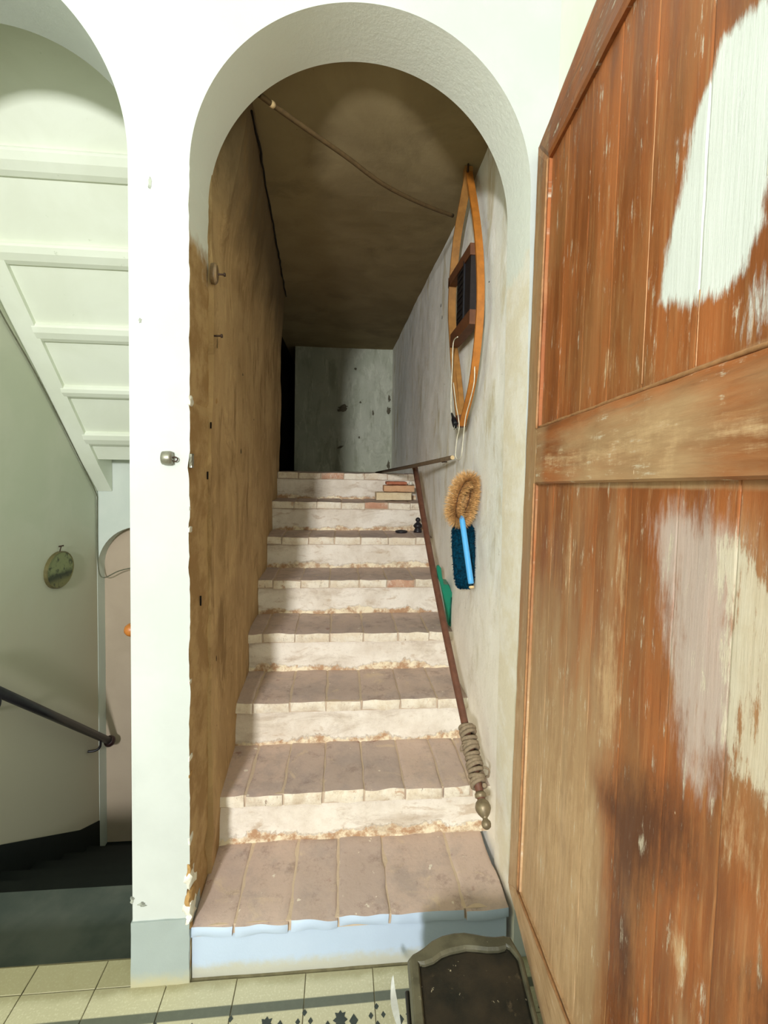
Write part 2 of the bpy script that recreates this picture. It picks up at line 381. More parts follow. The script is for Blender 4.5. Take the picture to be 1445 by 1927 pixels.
# ================================================================= SETTING
YF = 1.355; YI = 1.547
# ---- front wall with two arched openings
def arch_pts(cx, r, zs, n=120, left=None):
    return [(cx + r*math.cos(PI*k/n), zs + r*math.sin(PI*k/n)) for k in range(n+1)]   # from right to left
CXR, RR, ZS = 0.058, 0.470, 2.277
CXL, RL, ZSL = -1.109, 0.540, 2.290
def chip(z):   # the broken plaster edge of the pillar
    d = 0.0035*nz(0, 0, z, 9, 3) + 0.002*nz(0, 0, z, 40, 5)
    d += -0.010*math.exp(-((z-0.255)/0.035)**2) - 0.006*math.exp(-((z-1.66)/0.012)**2) - 0.006*math.exp(-((z-1.48)/0.022)**2)-0.004*math.exp(-((z-1.2)/0.02)**2)
    return d
bm = bmesh.new()
seam = -0.50
# left piece (deeper reveal)
out = [(-2.6, -0.02), (CXL-RL, -0.02), (CXL-RL, ZSL)] + list(reversed(arch_pts(CXL, RL, ZSL)))[1:-1] + [(CXL+RL, ZSL), (CXL+RL, -0.02), (seam, -0.02), (seam, 3.5), (-2.6, 3.5)]
prism(bm, out, lambda x, z: (x, YF, z), lambda x, z: (x, 1.63, z), 0, 0)
JX = CXR-RR
zs = [-0.02 + (ZS+0.02)*k/150 for k in range(151)]
JR = CXR+RR
out = [(seam, -0.02)] + [(JX+chip(z), z) for z in zs] + [(x, z) for x, z in list(reversed(arch_pts(CXR, RR, ZS)))[1:-1]]
out += [(JR + 0.020*(1-max(z, 0)/ZS)**0.7 + 0.002*nz(0, 0, z, 12, 8), z) for z in reversed(zs[::3])] + [(0.62, -0.02), (0.62, 3.5), (seam, 3.5)]
prism(bm, out, lambda x, z: (x, YF, z), lambda x, z: (x + (0.012 if z < 2.2 and -0.45 < x < -0.38 else 0)*0, YI, z), 0, 1)
for f in bm.faces:                                    # hidden butt faces at the seam stay plain
    c = f.calc_center_median()
    if abs(c.x-seam) < 1e-4: f.material_index = 0
wall_front = link('wall_front', bm, [M_FRONT, M_REVEAL], kind='structure', label='white limewashed wall with two round arches')
# small plaster knocks in the front wall
M_GOUGE = simple('bare_plaster_gouge', (168, 172, 158), 0.95, var=0.3)
for (px, py, w_, h_) in ((282, 345, 0.0045, 0.018), (264, 603, 0.004, 0.007), (249, 1694, 0.006, 0.010), (268, 1702, 0.010, 0.007)):
    c = at(px, py, Y=YF); g = bmesh.new(); n = 14
    ring = [(c.x+w_*math.cos(2*PI*k/n)*(1+0.5*random.uniform(-1, 1)), c.z+h_*math.sin(2*PI*k/n)*(1+0.3*random.uniform(-1, 1))) for k in range(n)]
    prism(g, ring, lambda x, z: (x, YF-0.0012, z), lambda x, z: (x, YF+0.002, z))
    link('plaster_gouge', g, M_GOUGE, wall_front)
# grey skirting paint at the pillar foot, its weaker light also put into the tone
bm = rough_box(CXL+RL-0.004, JX+0.0, YF-0.005, YF+0.10, -0.005, 0.193, 14, 2, 10, 0.002, 20, 4)
link('baseboard_front', bm, M_SKIRT, smooth=True, kind='structure')
# flaking plaster lumps along the pillar edge
M_FLAKE = simple('flaking_limewash', (236, 232, 214), 0.9, bump=0.6)
M_FLAKE2 = simple('bare_ochre_plaster', (176, 138, 84), 0.95, bump=0.6)
for i, (z, s_, m_) in enumerate([(0.30, 0.016, M_FLAKE), (0.245, 0.015, M_FLAKE2), (0.21, 0.018, M_FLAKE), (0.335, 0.010, M_FLAKE2), (1.665, 0.009, M_FLAKE), (1.37, 0.004, M_FLAKE), (1.31, 0.005, M_FLAKE), (0.88, 0.004, M_FLAKE), (0.66, 0.005, M_FLAKE), (0.61, 0.004, M_FLAKE2), (0.42, 0.007, M_FLAKE), (0.17, 0.010, M_FLAKE2)]):
    g = rough_box(JX-s_*0.9, JX+s_*0.35, YF-0.003, YF+0.02+s_, z-s_*1.7, z+s_*1.6, 4, 3, 6, s_*0.5, 60, i*3.1, 0.004)
    link('plaster_flake', g, m_, wall_front, smooth=True)

# ---- corridor shell
def XL(y, z):
    base = -0.400 - 0.0175*(y-YI)
    top = -0.325 - 0.050*(y-1.76)                       # the wall leans in towards the vault
    t = max(0.0, min(1.0, (z-2.10)/0.62)); t = t*t*(3-2*t)
    tt = t*max(0.0, min(1.0, (y-YI)/0.12))
    return base*(1-tt) + top*tt if z > 2.1 else base
def XR(y): return 0.556 - 0.0085*(y-YI)
def wall_block(name, f, nu, nv, back, mat):
    bm = grid(f, nu, nv)
    # close it into a solid block
    o = [v for v in bm.verts]; P = lambda i, j: o[i*(nv+1)+j]
    ring = [P(i, 0) for i in range(nu+1)] + [P(nu, j) for j in range(1, nv+1)] + [P(i, nv) for i in range(nu-1, -1, -1)] + [P(0, j) for j in range(nv-1, 0, -1)]
    B = [bm.verts.new(back(v.co)) for v in ring]
    for k in range(len(ring)):
        bm.faces.new((ring[k], ring[(k+1) % len(ring)], B[(k+1) % len(ring)], B[k]))
    bm.faces.new(B)
    bmesh.ops.recalc_face_normals(bm, faces=bm.faces)
    return link(name, bm, mat, kind='structure', smooth=False)
def fl(u, v):
    y = YI-0.006 + (3.5-YI)*u; z = 0.05 + 2.85*v
    return (XL(y, z) + 0.012*nz(0, y, z, 2.2, 1) + 0.004*nz(0, y, z, 9, 2) + (0.001*nz(0, y, z, 30, 3)), y, z)
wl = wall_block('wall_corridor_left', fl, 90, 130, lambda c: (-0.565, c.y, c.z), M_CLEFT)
def fr(u, v):
    y = YI-0.006 + (6.4-YI)*u; z = 0.05 + 2.85*v
    return (XR(y) + 0.008*nz(0, y, z, 2.0, 11) + 0.003*nz(0, y, z, 9, 12), y, z)
wr = wall_block('wall_corridor_right', fr, 120, 110, lambda c: (0.80, c.y, c.z), M_CRIGHT)
def fe(u, v):
    x = -0.475 + 1.08*u; z = 1.40 + 1.35*v
    return (x, 5.0 + 0.008*nz(x, 0, z, 3, 21) + 0.004*nz(x, 0, z, 12, 22), z)
we = wall_block('wall_corridor_back', fe, 50, 60, lambda c: (c.x, 5.25, c.z), M_CEND)
def fc(u, v):
    x = -0.565 + 1.2*u; y = YI-0.004 + 5.0*v
    z = 2.700 + 0.085*max(0, min(1, (2.35-y)/0.80))**1.6
    return (x, y, z + 0.006*nz(x, y, 0, 2.5, 31) + 0.002*nz(x, y, 0, 10, 32))
wall_block('ceiling_corridor', fc, 50, 90, lambda c: (c.x, c.y, 3.3), M_CCEIL)
# dark side passage behind the left wall
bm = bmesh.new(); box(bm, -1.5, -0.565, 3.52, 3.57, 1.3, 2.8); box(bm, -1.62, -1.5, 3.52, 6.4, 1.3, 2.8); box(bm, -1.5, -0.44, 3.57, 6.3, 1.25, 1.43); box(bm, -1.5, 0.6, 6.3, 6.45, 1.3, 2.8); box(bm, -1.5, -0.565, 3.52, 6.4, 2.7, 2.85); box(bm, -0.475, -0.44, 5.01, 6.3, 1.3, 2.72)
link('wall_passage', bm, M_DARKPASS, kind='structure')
# ragged crack between left wall and ceiling
M_CRACK = simple('dark_plaster_crack', (28, 20, 12), 0.95)
g = bmesh.new(); pts = []
for k in range(34):
    y = 1.72 + k*0.055
    x = XL(y, 2.69) + 0.010 + 0.006*nz(y, 0, 0, 14, 2)
    pts.append((x, y, 2.694 - 0.0 + 0.002*nz(y, 0, 0, 20, 5)))
tube(g, pts, [0.0035+0.004*abs(nz(p[1], 0, 0, 17, 8)) for p in pts], 6)
link('plaster_crack', g, M_CRACK, wl)
# holes and chips on the corridor walls
def wchip(parent, c, wy, hz, sx, m_, rnd=0.4, nm='plaster_hole'):
    g = bmesh.new(); n = 12; base = c.x
    ring = [(c.y+wy*math.cos(2*PI*k/n)*(1+rnd*random.uniform(-1, 1)), c.z+hz*math.sin(2*PI*k/n)*(1+rnd*random.uniform(-1, 1))) for k in range(n)]
    prism(g, ring, lambda y, z: (base-sx*0.0006, y, z), lambda y, z: (base+sx*0.004, y, z)); link(nm, g, m_, parent)
for (px, py, a_, b_) in ((398, 755, 0.014, 0.010), (455, 705, 0.008, 0.005), (447, 850, 0.006, 0.010), (384, 893, 0.0022, 0.012), (396, 645, 0.002, 0.018), (389, 800, 0.002, 0.009), (478, 790, 0.006, 0.004), (372, 1130, 0.002, 0.012), (400, 1240, 0.003, 0.009)):
    c = at(px, py, X=-0.415); c.x = fl((c.y-YI+0.006)/(3.506-YI), (c.z-0.05)/2.85)[0]; wchip(wl, c, a_, b_, -1, M_CRACK if a_ < 0.01 else M_FLAKE2)
for (px, py, a_, b_) in ((829, 575, 0.010, 0.008), (831, 598, 0.008, 0.010), (952, 873, 0.012, 0.014), (834, 450, 0.012, 0.003), (917, 530, 0.004, 0.004), (963, 820, 0.003, 0.006)):
    c = at(px, py, X=0.545); c.x = fr((c.y-YI+0.006)/(6.406-YI), (c.z-0.05)/2.85)[0]; wchip(wr, c, a_, b_, 1, M_FLAKE2 if a_ > 0.011 else M_CRACK)
for (px, py, a_, b_) in ((645, 768, 0.05, 0.03), (641, 841, 0.03, 0.008), (732, 750, 0.012, 0.03), (731, 772, 0.02, 0.03), (669, 694, 0.012, 0.010), (678, 757, 0.008, 0.01), (702, 777, 0.008, 0.02), (731, 875, 0.015, 0.05), (676, 823, 0.008, 0.012)):
    c = at(px, py, Y=4.995); g = bmesh.new(); n = 14
    ring = [(c.x+a_*math.cos(2*PI*k/n+0.3)*(1+0.5*random.uniform(-1, 1)), c.z+b_*math.sin(2*PI*k/n)*(1+0.5*random.uniform(-1, 1))+0.4*a_*math.cos(2*PI*k/n)) for k in range(n)]
    prism(g, ring, lambda x, z: (x, 4.988, z), lambda x, z: (x, 5.01, z)); link('plaster_hole', g, simple('dark_plaster_hole', (104, 98, 80), 0.95), we)

# ---- hall shell
bm = bmesh.new(); box(bm, 0.60, 0.78, -3.0, YF, -0.02, 3.5)
link('wall_right', bm, M_HALL, kind='structure')
bm = bmesh.new(); box(bm, -2.78, -2.6, -3.0, YF+0.27, -0.02, 3.5)
link('wall_left', bm, M_HALL, kind='structure')
bm = bmesh.new(); box(bm, -2.78, 0.78, -3.0, 1.63, 3.5, 3.6)
link('ceiling', bm, M_HALL, kind='structure')

# ---- hall floor: slab, tiles 20 cm with open joints, inlaid motifs
bm = bmesh.new(); box(bm, -2.6, 0.6, -3.0, YF+0.02, -0.12, -0.004); box(bm, -1.65, -0.569, YF, 1.44, -0.12, -0.004)
floor = link('floor', bm, M_GROUT, kind='structure', label='speckled cement tile floor with dark border line')
TJ = 0.197
def tile(x0, x1, y0, y1):
    bm = bmesh.new(); g_ = 0.0012; z0, z1 = -0.02, random.uniform(-0.0006, 0.0006)
    vs = box(bm, x0+g_, x1-g_, y0+g_, y1-g_, z0, z1)
    bmesh.ops.bevel(bm, geom=[e for e in bm.edges if all(v.co.z > -0.01 for v in e.verts)], offset=0.0012, segments=1, affect='EDGES')
    return link('floor_tile', bm, M_TILE, floor)
ys = [YF+0.0-0.0, 1.204, 1.007, 0.81, 0.613, 0.416]
cols = [-0.475+TJ*k for k in range(-10, 6)]
for r_ in range(len(ys)-1):
    for x0 in cols:
        t_ = tile(x0, min(x0+TJ, 0.598), ys[r_+1], ys[r_])
for x0 in (-1.46, -1.263, -1.066, -0.869, -0.672):
    tile(x0, min(x0+TJ, -0.571), YF, 1.435)
big = [(0, 0.026), (0.006, 0.018), (0.016, 0.020), (0.012, 0.008), (0.022, 0.0), (0.012, -0.006), (0.018, -0.018), (0.006, -0.012), (0, -0.022)]
big = big + [(-x, z) for x, z in reversed(big[1:-1])]
dia = [(0.0075, 0), (0, 0.010), (-0.0075, 0), (0, -0.010)]
def motif(cx, cy, shape, sc=1.0):
    bm = bmesh.new(); prism(bm, [(cx+a*sc, cy+b*sc) for a, b in shape], lambda x, y: (x, y, 0.0009), lambda x, y: (x, y, -0.002))
    link('inlaid_motif', bm, M_INLAY, floor)
for k in range(-4, 5):
    cx = 0.02+TJ*k
    motif(cx, 1.226, big, 0.9)
    motif(cx-0.034, 1.215, dia, 1.2); motif(cx+0.036, 1.222, dia, 1.6)
    for dx, dy in ((0.1, 1.251), (0.083, 1.230), (0.117, 1.230), (0.1, 1.209)): motif(cx+dx, dy, dia, 0.85)
    motif(cx, 1.10, big, 1.6); motif(cx+0.1, 1.10, dia, 1.4)

# ---- the brick stairs
RISE, TR, Z0 = 0.183, 0.287, 0.16
steps = empty('staircase', (0, YF, 0), kind='structure', label='steep worn brick stairs between plaster walls')
NOS = []
for n in range(8):
    z = Z0 + RISE*n; y = YF + TR*n + (0.002 if n else 0.0); NOS.append((y, z))
for n in range(8):
    y, z = NOS[n]
    y1 = NOS[n+1][0]+0.03 if n < 7 else 6.3
    xl, xr = (JX-0.003, JR+0.006) if n == 0 else (-0.435, 0.575)
    zb = (z-RISE-0.01) if n else -0.02
    tk = 0.036 if n == 0 else 0.046
    # body: front face is the riser, set back under the nosing
    if n == 0: xx0, xx1 = JX+0.001, JR-0.001
    else: xx0, xx1 = xl-0.02, xr+0.02
    sb = 0.012 if n == 0 else 0.022
    nx = 80
    bm = rough_box(xx0, xx1, y+sb, y1+0.02, zb, z-tk+0.004 if n < 7 else z-0.012, nx, 3, 14, 0.007 if n else 0.003, 9, n*5.3)
    lay = bm.verts.layers.float_color.new('mask')
    for v in bm.verts:
        h = (v.co.z-zb)/(z-tk-zb)
        t = 1.0-(h/0.42) + 0.55*nz(v.co.x, 0, n*3.0, 4.5, 3)
        if n == 0: t = 0
        v[lay] = (max(0, min(1, t)), 0, 0, 1)
        if n and v.co.y < y+sb+0.02 and t > 0.5: v.co.y += 0.004*nz(v.co.x, v.co.z, n, 30, 2)-0.003
    body = link('step', bm, [M_RISER if n else M_KERB], steps, smooth=True)
    mb = bmesh.new(); box(mb, xx0+0.004 if n == 0 else xl, xx1-0.004 if n == 0 else xr, y+0.010, (y1+0.015) if n < 7 else y+0.30, z-tk, z-0.0045)
    link('mortar_bed', mb, M_MORTAR, body)
    # tread bricks
    edges = [xl]
    fixed = {0: [-0.29, -0.130, 0.012, 0.165, 0.395], 1: [-0.315, -0.185, -0.045, 0.10, 0.245, 0.385, 0.49]}
    if n in fixed: edges += fixed[n]
    else:
        x = xl + random.uniform(0.08, 0.15)
        while x < xr-0.07:
            edges.append(x); x += random.uniform(0.142, 0.165)
    edges.append(xr)
    for k in range(len(edges)-1):
        g_ = 0.0008
        fy = y + random.uniform(-0.003, 0.003)
        zt = z + random.uniform(-0.002, 0.002)
        by = y1+0.012 if n < 7 else y+0.29
        b_ = rough_box(edges[k]+g_, edges[k+1]-g_, fy, by, zt-tk, zt, 14, 10, 3, 0.0045, 16, n*7.7+k*1.9, 0.006)
        for f in b_.faces:
            if f.normal.y < -0.45 or (f.calc_center_median().y < fy+0.010 and f.normal.z > 0.2): f.material_index = 1
        b_.normal_update()
        for f in b_.faces:
            f.material_index = 1 if (f.normal.y < -0.35 or f.normal.z < -0.5) else 0
        red = (n == 6 and k in (4,)) or (n == 7 and k in (2,)) or (n == 4 and k == 5)
        link('tread_brick', b_, [M_TREAD, M_KERB if n == 0 else (M_NOSE_RED if red else M_NOSE)], body, smooth=True)

# ---- stairwell on the left, going down
XW = -1.65; BY = 3.41
bm = bmesh.new(); box(bm, XW-0.15, XW, 1.45, BY+0.4, -2.4, 3.4)
wsl = link('wall_stair_left', bm, M_STAIRW, kind='structure')
# back wall with an arched opening, seen above the descending flight
bm = bmesh.new()
ccx, cr, czs = -1.383, 0.264, 0.76
ap = list(reversed([(ccx+cr*math.cos(PI*k/24), czs+cr*1.08*math.sin(PI*k/24)) for k in range(25)]))
out = [(XW-0.02, -2.4), (ccx-cr, -2.4)] + ap + [(ccx+cr, -2.4), (-0.50, -2.4), (-0.50, 3.3), (XW-0.02, 3.3)]
prism(bm, out, lambda x, z: (x, BY, z), lambda x, z: (x, BY+0.10, z))
link('wall_stair_back', bm, M_BACKW, kind='structure')
bm = bmesh.new(); box(bm, XW, -0.50, BY+0.10, BY+0.25, -2.4, 1.6)
link('wall_stair_recess', bm, M_NICHE, kind='structure')
# landing wall between corridor and stairwell, below the corridor
bm = bmesh.new(); box(bm, -0.569, -0.44, 1.63, 3.45, -2.4, 3.3); box(bm, -0.569, -0.52, YI, 1.63, -0.3, 3.3)
link('wall_stair_right', bm, M_BACKW, kind='structure')
# descending flight
down = empty('descending_staircase', (-1.1, 1.44, 0), kind='structure', label='dark stone stairs, lower steps shade-black, going down behind the left arch')
prof = [(1.436, 0.0)]
bm = bmesh.new(); box(bm, XW, -0.569, 1.4355, 1.90, -0.5, -0.18); link('step', bm, M_STONE, down)
y_, z_ = 1.90, -0.36
while y_ < BY+0.1:
    bm = bmesh.new(); box(bm, XW, -0.569, y_, min(y_+0.27, BY+0.1), z_-0.5, z_)
    bmesh.ops.bevel(bm, geom=[e for e in bm.edges if all(abs(v.co.z-z_) < 1e-5 for v in e.verts)], offset=0.008, segments=2, affect='EDGES')
    link('step', bm, M_SHADESTONE, down); y_ += 0.27; z_ -= 0.18
# black strip along the left wall following the flight: stairwell shade painted as colour
bm = bmesh.new()
prism(bm, [(1.45, -0.2), (1.9, -0.2), (2.44, -0.41), (3.16, -0.90), (3.40, -1.02), (3.40, -2.3), (1.45, -2.3)], lambda y, z: (XW, y, z), lambda y, z: (XW+0.006, y, z))
link('shade_strip_1', bm, M_SHADESTONE, kind='structure')
# underside of the flight above: sloping slab, stringer and the rounded edges of its stone steps
B_, A_ = 1.1125, 1.286+3.401*1.1125
def slope(y, off=0.0): return A_-B_*y+off
stair_up = empty('upper_staircase', (-1.1, 2.5, slope(2.5)), kind='structure', label='underside of plastered stairs rising behind the left arch')
bm = bmesh.new()
prism(bm, [(1.63, slope(1.63, 0.02)), (3.222, 1.505), (BY, 1.505), (BY, 3.35), (1.63, 3.35)],
      lambda y, z: (XW+0.10, y, z), lambda y, z: (-0.569, y, z))
link('soffit', bm, M_SOFFIT, stair_up)
bm = bmesh.new()
prism(bm, [(1.63, slope(1.63, -0.015)), (3.22, slope(3.22, -0.015)), (3.405, 1.29), (3.405, 1.60), (1.63, slope(1.63, 0.30))], lambda y, z: (XW, y, z), lambda y, z: (XW+0.105, y, z))
link('stringer', bm, M_SOFFIT, stair_up)
sd = Vector((0, 1, -B_)).normalized(); sn = Vector((0, -B_, -1)).normalized()
for (ya, yb) in ((2.105, 2.180), (2.350, 2.420), (2.609, 2.678), (2.854, 2.909), (3.073, 3.146)):
    bm = bmesh.new(); Ln = (yb-ya)/sd.y; R = []
    base = Vector((0, ya, slope(ya, 0.02)))
    pr = [(-0.004, -0.02), (0.0, 0.016), (0.008, 0.026), (Ln*0.35, 0.031), (Ln*0.7, 0.024), (Ln*0.92, 0.012), (Ln, -0.004), (Ln, -0.02)]
    for x in (XW+0.09, -0.565):
        R.append([bm.verts.new(base+sd*a+sn*b+Vector((x, 0, 0))) for a, b in pr])
    for k in range(len(pr)):
        f = bm.faces.new((R[0][k], R[0][(k+1) % len(pr)], R[1][(k+1) % len(pr)], R[1][k]))
    bm.faces.new(list(reversed(R[0]))); bm.faces.new(R[1]); bmesh.ops.recalc_face_normals(bm, faces=bm.faces)
    link('moulded_step_edge', bm, M_SOFFIT, stair_up)

# ================================================================= THE DOOR (a leaf folded back against the right wall)
H0 = Vector((0.513, 1.33, 0.259)); DU = Vector((-0.14117803, -0.98950861, 0.03068341)); DV = Vector((0.00976244, 0, 0.99995235)); DN = Vector((-0.98988656, 0.14153163, 0.00966416))
def dp(u, v, d=0.0): return H0 + DU*u + DV*v + DN*d
POLY = {
 'white': [(0.694, 1.45), (0.708, 1.516), (0.732, 1.566), (0.747, 1.61), (0.757, 1.655), (0.788, 1.675), (0.805, 1.705), (0.859, 1.69), (0.90, 1.69), (1.05, 1.70), (1.05, 1.60), (0.902, 1.558), (0.895, 1.513), (0.892, 1.458), (0.864, 1.419), (0.822, 1.412), (0.78, 1.415)],
 'white2': [(0.868, 1.348), (0.864, 1.371), (0.872, 1.401), (0.89, 1.415), (0.95, 1.42), (0.95, 1.345), (0.896, 1.34)],
 'haze': [(0.68, 1.66), (0.74, 1.72), (0.80, 1.72), (0.81, 1.70), (0.77, 1.65), (0.73, 1.54)],
 'lilac': [(0.711, 1.145), (0.744, 1.169), (0.815, 1.167), (0.881, 1.157), (0.908, 1.125), (0.907, 1.045), (0.907, 0.964), (0.873, 0.871), (0.837, 0.835), (0.799, 0.876), (0.771, 0.966), (0.741, 1.062)],
 'cream': [(0.855, 1.13), (0.885, 1.148), (0.905, 1.135), (0.93, 1.11), (0.99, 1.10), (0.99, 0.86), (0.945, 0.90), (0.90, 0.90), (0.885, 0.98), (0.865, 1.06)],
 'dark': [(0.587, 0.683), (0.726, 0.79), (0.839, 0.811), (0.843, 0.764), (0.728, 0.622), (0.666, 0.55), (0.648, 0.62)],
 'dark2': [(0.649, 0.533), (0.73, 0.608), (0.733, 0.434), (0.678, 0.368)],
 'dark3': [(0.929, 0.71), (0.99, 0.80), (0.99, 0.70), (0.933, 0.66)],
}
BLOB = [(0.599, 0.863, 0.035, 0.075, 1.0), (0.373, 1.027, 0.022, 0.09, 0.7), (0.63, 1.038, 0.018, 0.10, 0.75), (0.415, 0.727, 0.028, 0.09, 0.6), (0.775, 0.665, 0.02, 0.045, 0.75),
        (0.828, 0.639, 0.014, 0.03, 0.85), (0.863, 0.768, 0.008, 0.018, 0.6), (0.72, 1.265, 0.07, 0.03, 0.8), (0.35, 1.24, 0.20, 0.03, 0.55), (0.50, 0.40, 0.05, 0.12, 0.55), (0.524, 1.402, 0.016, 0.025, 0.7), (0.30, 1.443, 0.05, 0.04, 0.5),
        (0.37, 0.12, 0.06, 0.12, 0.6), (0.33, 0.5, 0.12, 0.2, 0.5), (0.92, 0.85, 0.04, 0.05, 0.7), (0.95, 0.76, 0.012, 0.05, 0.7), (0.72, 0.56, 0.02, 0.05, 0.7), (0.70, 1.35, 0.12, 0.03, 0.5), (0.78, 1.235, 0.03, 0.03, 0.8), (0.55, 0.75, 0.06, 0.10, 0.4), (0.8, 0.52, 0.03, 0.05, 0.6)]
def sdist(p, poly):
    x, y = p; ins = False; best = 9
    for i in range(len(poly)):
        x1, y1 = poly[i]; x2, y2 = poly[i-1]
        if (y1 > y) != (y2 > y) and x < (x2-x1)*(y-y1)/(y2-y1)+x1: ins = not ins
        dx, dy = x2-x1, y2-y1; t = max(0, min(1, ((x-x1)*dx+(y-y1)*dy)/(dx*dx+dy*dy+1e-12)))
        best = min(best, math.hypot(x-x1-t*dx, y-y1-t*dy))
    return best if ins else -best
def pm(u, v, name, soft):
    P = POLY[name]
    if not (min(p[0] for p in P)-soft < u < max(p[0] for p in P)+soft and min(p[1] for p in P)-soft < v < max(p[1] for p in P)+soft): return 0.0
    return max(0.0, min(1.0, 0.5+sdist((u, v), P)/(2*soft)))
def masks(u, v):
    wh = max(pm(u, v, 'white', 0.022), 0.62*pm(u, v, 'white2', 0.03), 0.36*pm(u, v, 'haze', 0.05))
    tn = 0.0
    for (bu, bv, ru, rv, s_) in BLOB:
        q = ((u-bu)/ru/1.5)**2+((v-bv)/rv/1.5)**2
        if q < 6: tn = max(tn, s_*math.exp(-q*0.8))
    tn = max(tn, 0.85*max(0, min(1, (1.0-v)/0.5))*max(0, min(1, (0.66-u+0.1*(v-0.5))/0.12)), 0.75*(1.19 < v < 1.34)*max(0, min(1, (u-0.15)/0.1))*max(0, 1-abs(v-1.25)/0.07), 0.35*(v > 1.34)*max(0, 1-(v-1.34)/0.25), 0.35*(v < 1.19 and u < 0.7))
    dk = max(pm(u, v, 'dark', 0.07), 0.8*pm(u, v, 'dark2', 0.05), 0.8*pm(u, v, 'dark3', 0.05))
    dk = max(dk, 0.40*max(0, min(1, (v-1.75)/0.3))*max(0, min(1, (0.75-u)/0.2)))
    sm = lambda t: max(0.0, min(1.0, t))
    ws = 0.0
    if u < 0.118: ws = 0.85
    elif 1.19 < v < 1.34: ws = 0.35 + 0.5*sm((u-0.3)/0.2)*sm((0.88-u)/0.1)*sm((1.325-v)/0.03) + 0.4*sm((0.24-u)/0.05)
    elif v < 1.19: ws = 0.80*sm((1.02-v)/0.45)*sm((0.645-u+0.05*(v-0.5))/0.06) + 0.30*sm((0.70-u)/0.1)
    ws = max(ws, 0.6*pm(u, v, 'cream', 0.05), 0.55*sm((u-0.74)/0.1)*sm((0.83-v)/0.1)*sm((v-0.45)/0.1)*(0.5+0.9*nz(u, v, 0, 11, 3)))
    ws *= 1-0.9*min(1, dk)
    tn *= 1-0.6*min(1, dk)
    return (wh, tn, dk, 1), (pm(u, v, 'lilac', 0.04), pm(u, v, 'cream', 0.02), max(0, ws), 1)
door = empty('door_1', H0, kind='structure', label='old brown wooden door leaf with white paint daubs, folded back at right')
def door_piece(name, quad, d0, d1, mat, nu, nv, bev=0.003, wob=0.0, seed=0):
    """quad = (u,v) corners ll, lr, ur, ul; front at height d1 above the leaf plane, back at d0"""
    ll, lr, ur, ul = [Vector(q) for q in quad]
    bm = bmesh.new(); la = bm.verts.layers.float_color.new('mask'); lb = bm.verts.layers.float_color.new('mask2'); lc = bm.verts.layers.float_color.new('uvw')
    P = []
    for i in range(nu+1):
        row = []
        for j in range(nv+1):
            a, b = i/nu, j/nv
            q = (ll*(1-a)+lr*a)*(1-b)+(ul*(1-a)+ur*a)*b
            e = (i in (0, nu)) or (j in (0, nv))
            d = d1 - (bev if e else 0) + wob*nz(q.x, q.y, 0, 14, seed)
            vv = bm.verts.new(dp(q.x, q.y, d)-H0); m1, m2 = masks(q.x, q.y)
            vv[la] = m1; vv[lb] = m2; vv[lc] = (q.x, q.y, seed*0.1, 1); row.append(vv)
        P.append(row)
    for i in range(nu):
        for j in range(nv): bm.faces.new((P[i][j], P[i+1][j], P[i+1][j+1], P[i][j+1]))
    ring = [P[i][0] for i in range(nu+1)]+[P[nu][j] for j in range(1, nv+1)]+[P[i][nv] for i in range(nu-1, -1, -1)]+[P[0][j] for j in range(nv-1, 0, -1)]
    Bk = []
    for v in ring:
        o = bm.verts.new(v.co + DN*(d0-d1)); o[la] = v[la]; o[lb] = v[lb]; o[lc] = v[lc]; Bk.append(o)
    for k in range(len(ring)): bm.faces.new((ring[k], ring[(k+1) % len(ring)], Bk[(k+1) % len(ring)], Bk[k]))
    bm.faces.new(list(reversed(Bk)))
    bmesh.ops.recalc_face_normals(bm, faces=bm.faces)
    me = bpy.data.meshes.new(name); bm.to_mesh(me); bm.free(); me.materials.append(mat)
    o = bpy.data.objects.new(name, me); COL.objects.link(o); o.parent = door; return o
W_, H_ = 1.12, 2.13
door_piece('hinge_stile', ((0, 0), (0.125, 0.085), (0.118, 2.025), (0, H_)), -0.035, 0.0, M_DOOR, 10, 120, 0.003, 0.0015, 1)
door_piece('top_rail', ((0.118, 2.025), (0.99, 1.93), (W_, 2.13), (0, H_)), -0.035, 0.0, M_DOOR_H, 60, 10, 0.003, 0.0015, 2)
door_piece('bottom_rail', ((0, 0), (W_, 0.0), (0.99, 0.30), (0.125, 0.085)), -0.035, 0.0, M_DOOR_H, 60, 16, 0.003, 0.001, 3)
door_piece('outer_stile', ((W_, 0), (W_, 2.13), (0.99, 1.93), (0.99, 0.30)), -0.035, 0.0, M_DOOR, 10, 10, 0.003, 0.001, 4)
door_piece('middle_rail', ((0.142, 1.194), (0.99, 1.203), (0.99, 1.325), (0.142, 1.337)), -0.030, 0.006, M_DOOR_H, 200, 36, 0.005, 0.002, 5)
bu = [0.12, 0.255, 0.40, 0.53, 0.656, 0.79, 0.93, 0.99]
def lerp(a, b, t): return a+(b-a)*t
for k in range(7):
    a, b = bu[k]+0.0004, bu[k+1]-0.0004
    t0, t1 = (a-0.12)/0.87, (b-0.12)/0.87
    door_piece('upper_board', ((a, 1.30), (b, 1.30), (b, lerp(2.03, 1.94, t1)), (a, lerp(2.03, 1.94, t0))), -0.03, -0.010, M_DOOR, 40, 190, 0.0008, 0.001, 6+k)
bl = [0.12, 0.26, 0.39, 0.52, 0.648, 0.775, 0.885, 0.99]
for k in range(7):
    a, b = bl[k]+0.0002, bl[k+1]-0.0002
    t0, t1 = (a-0.12)/0.87, (b-0.12)/0.87
    door_piece('lower_board', ((a, lerp(0.08, 0.29, t0)), (b, lerp(0.08, 0.29, t1)), (b, 1.22), (a, 1.22)), -0.03, -0.008, M_DOOR, 40, 220, 0.0005, 0.001, 16+k)
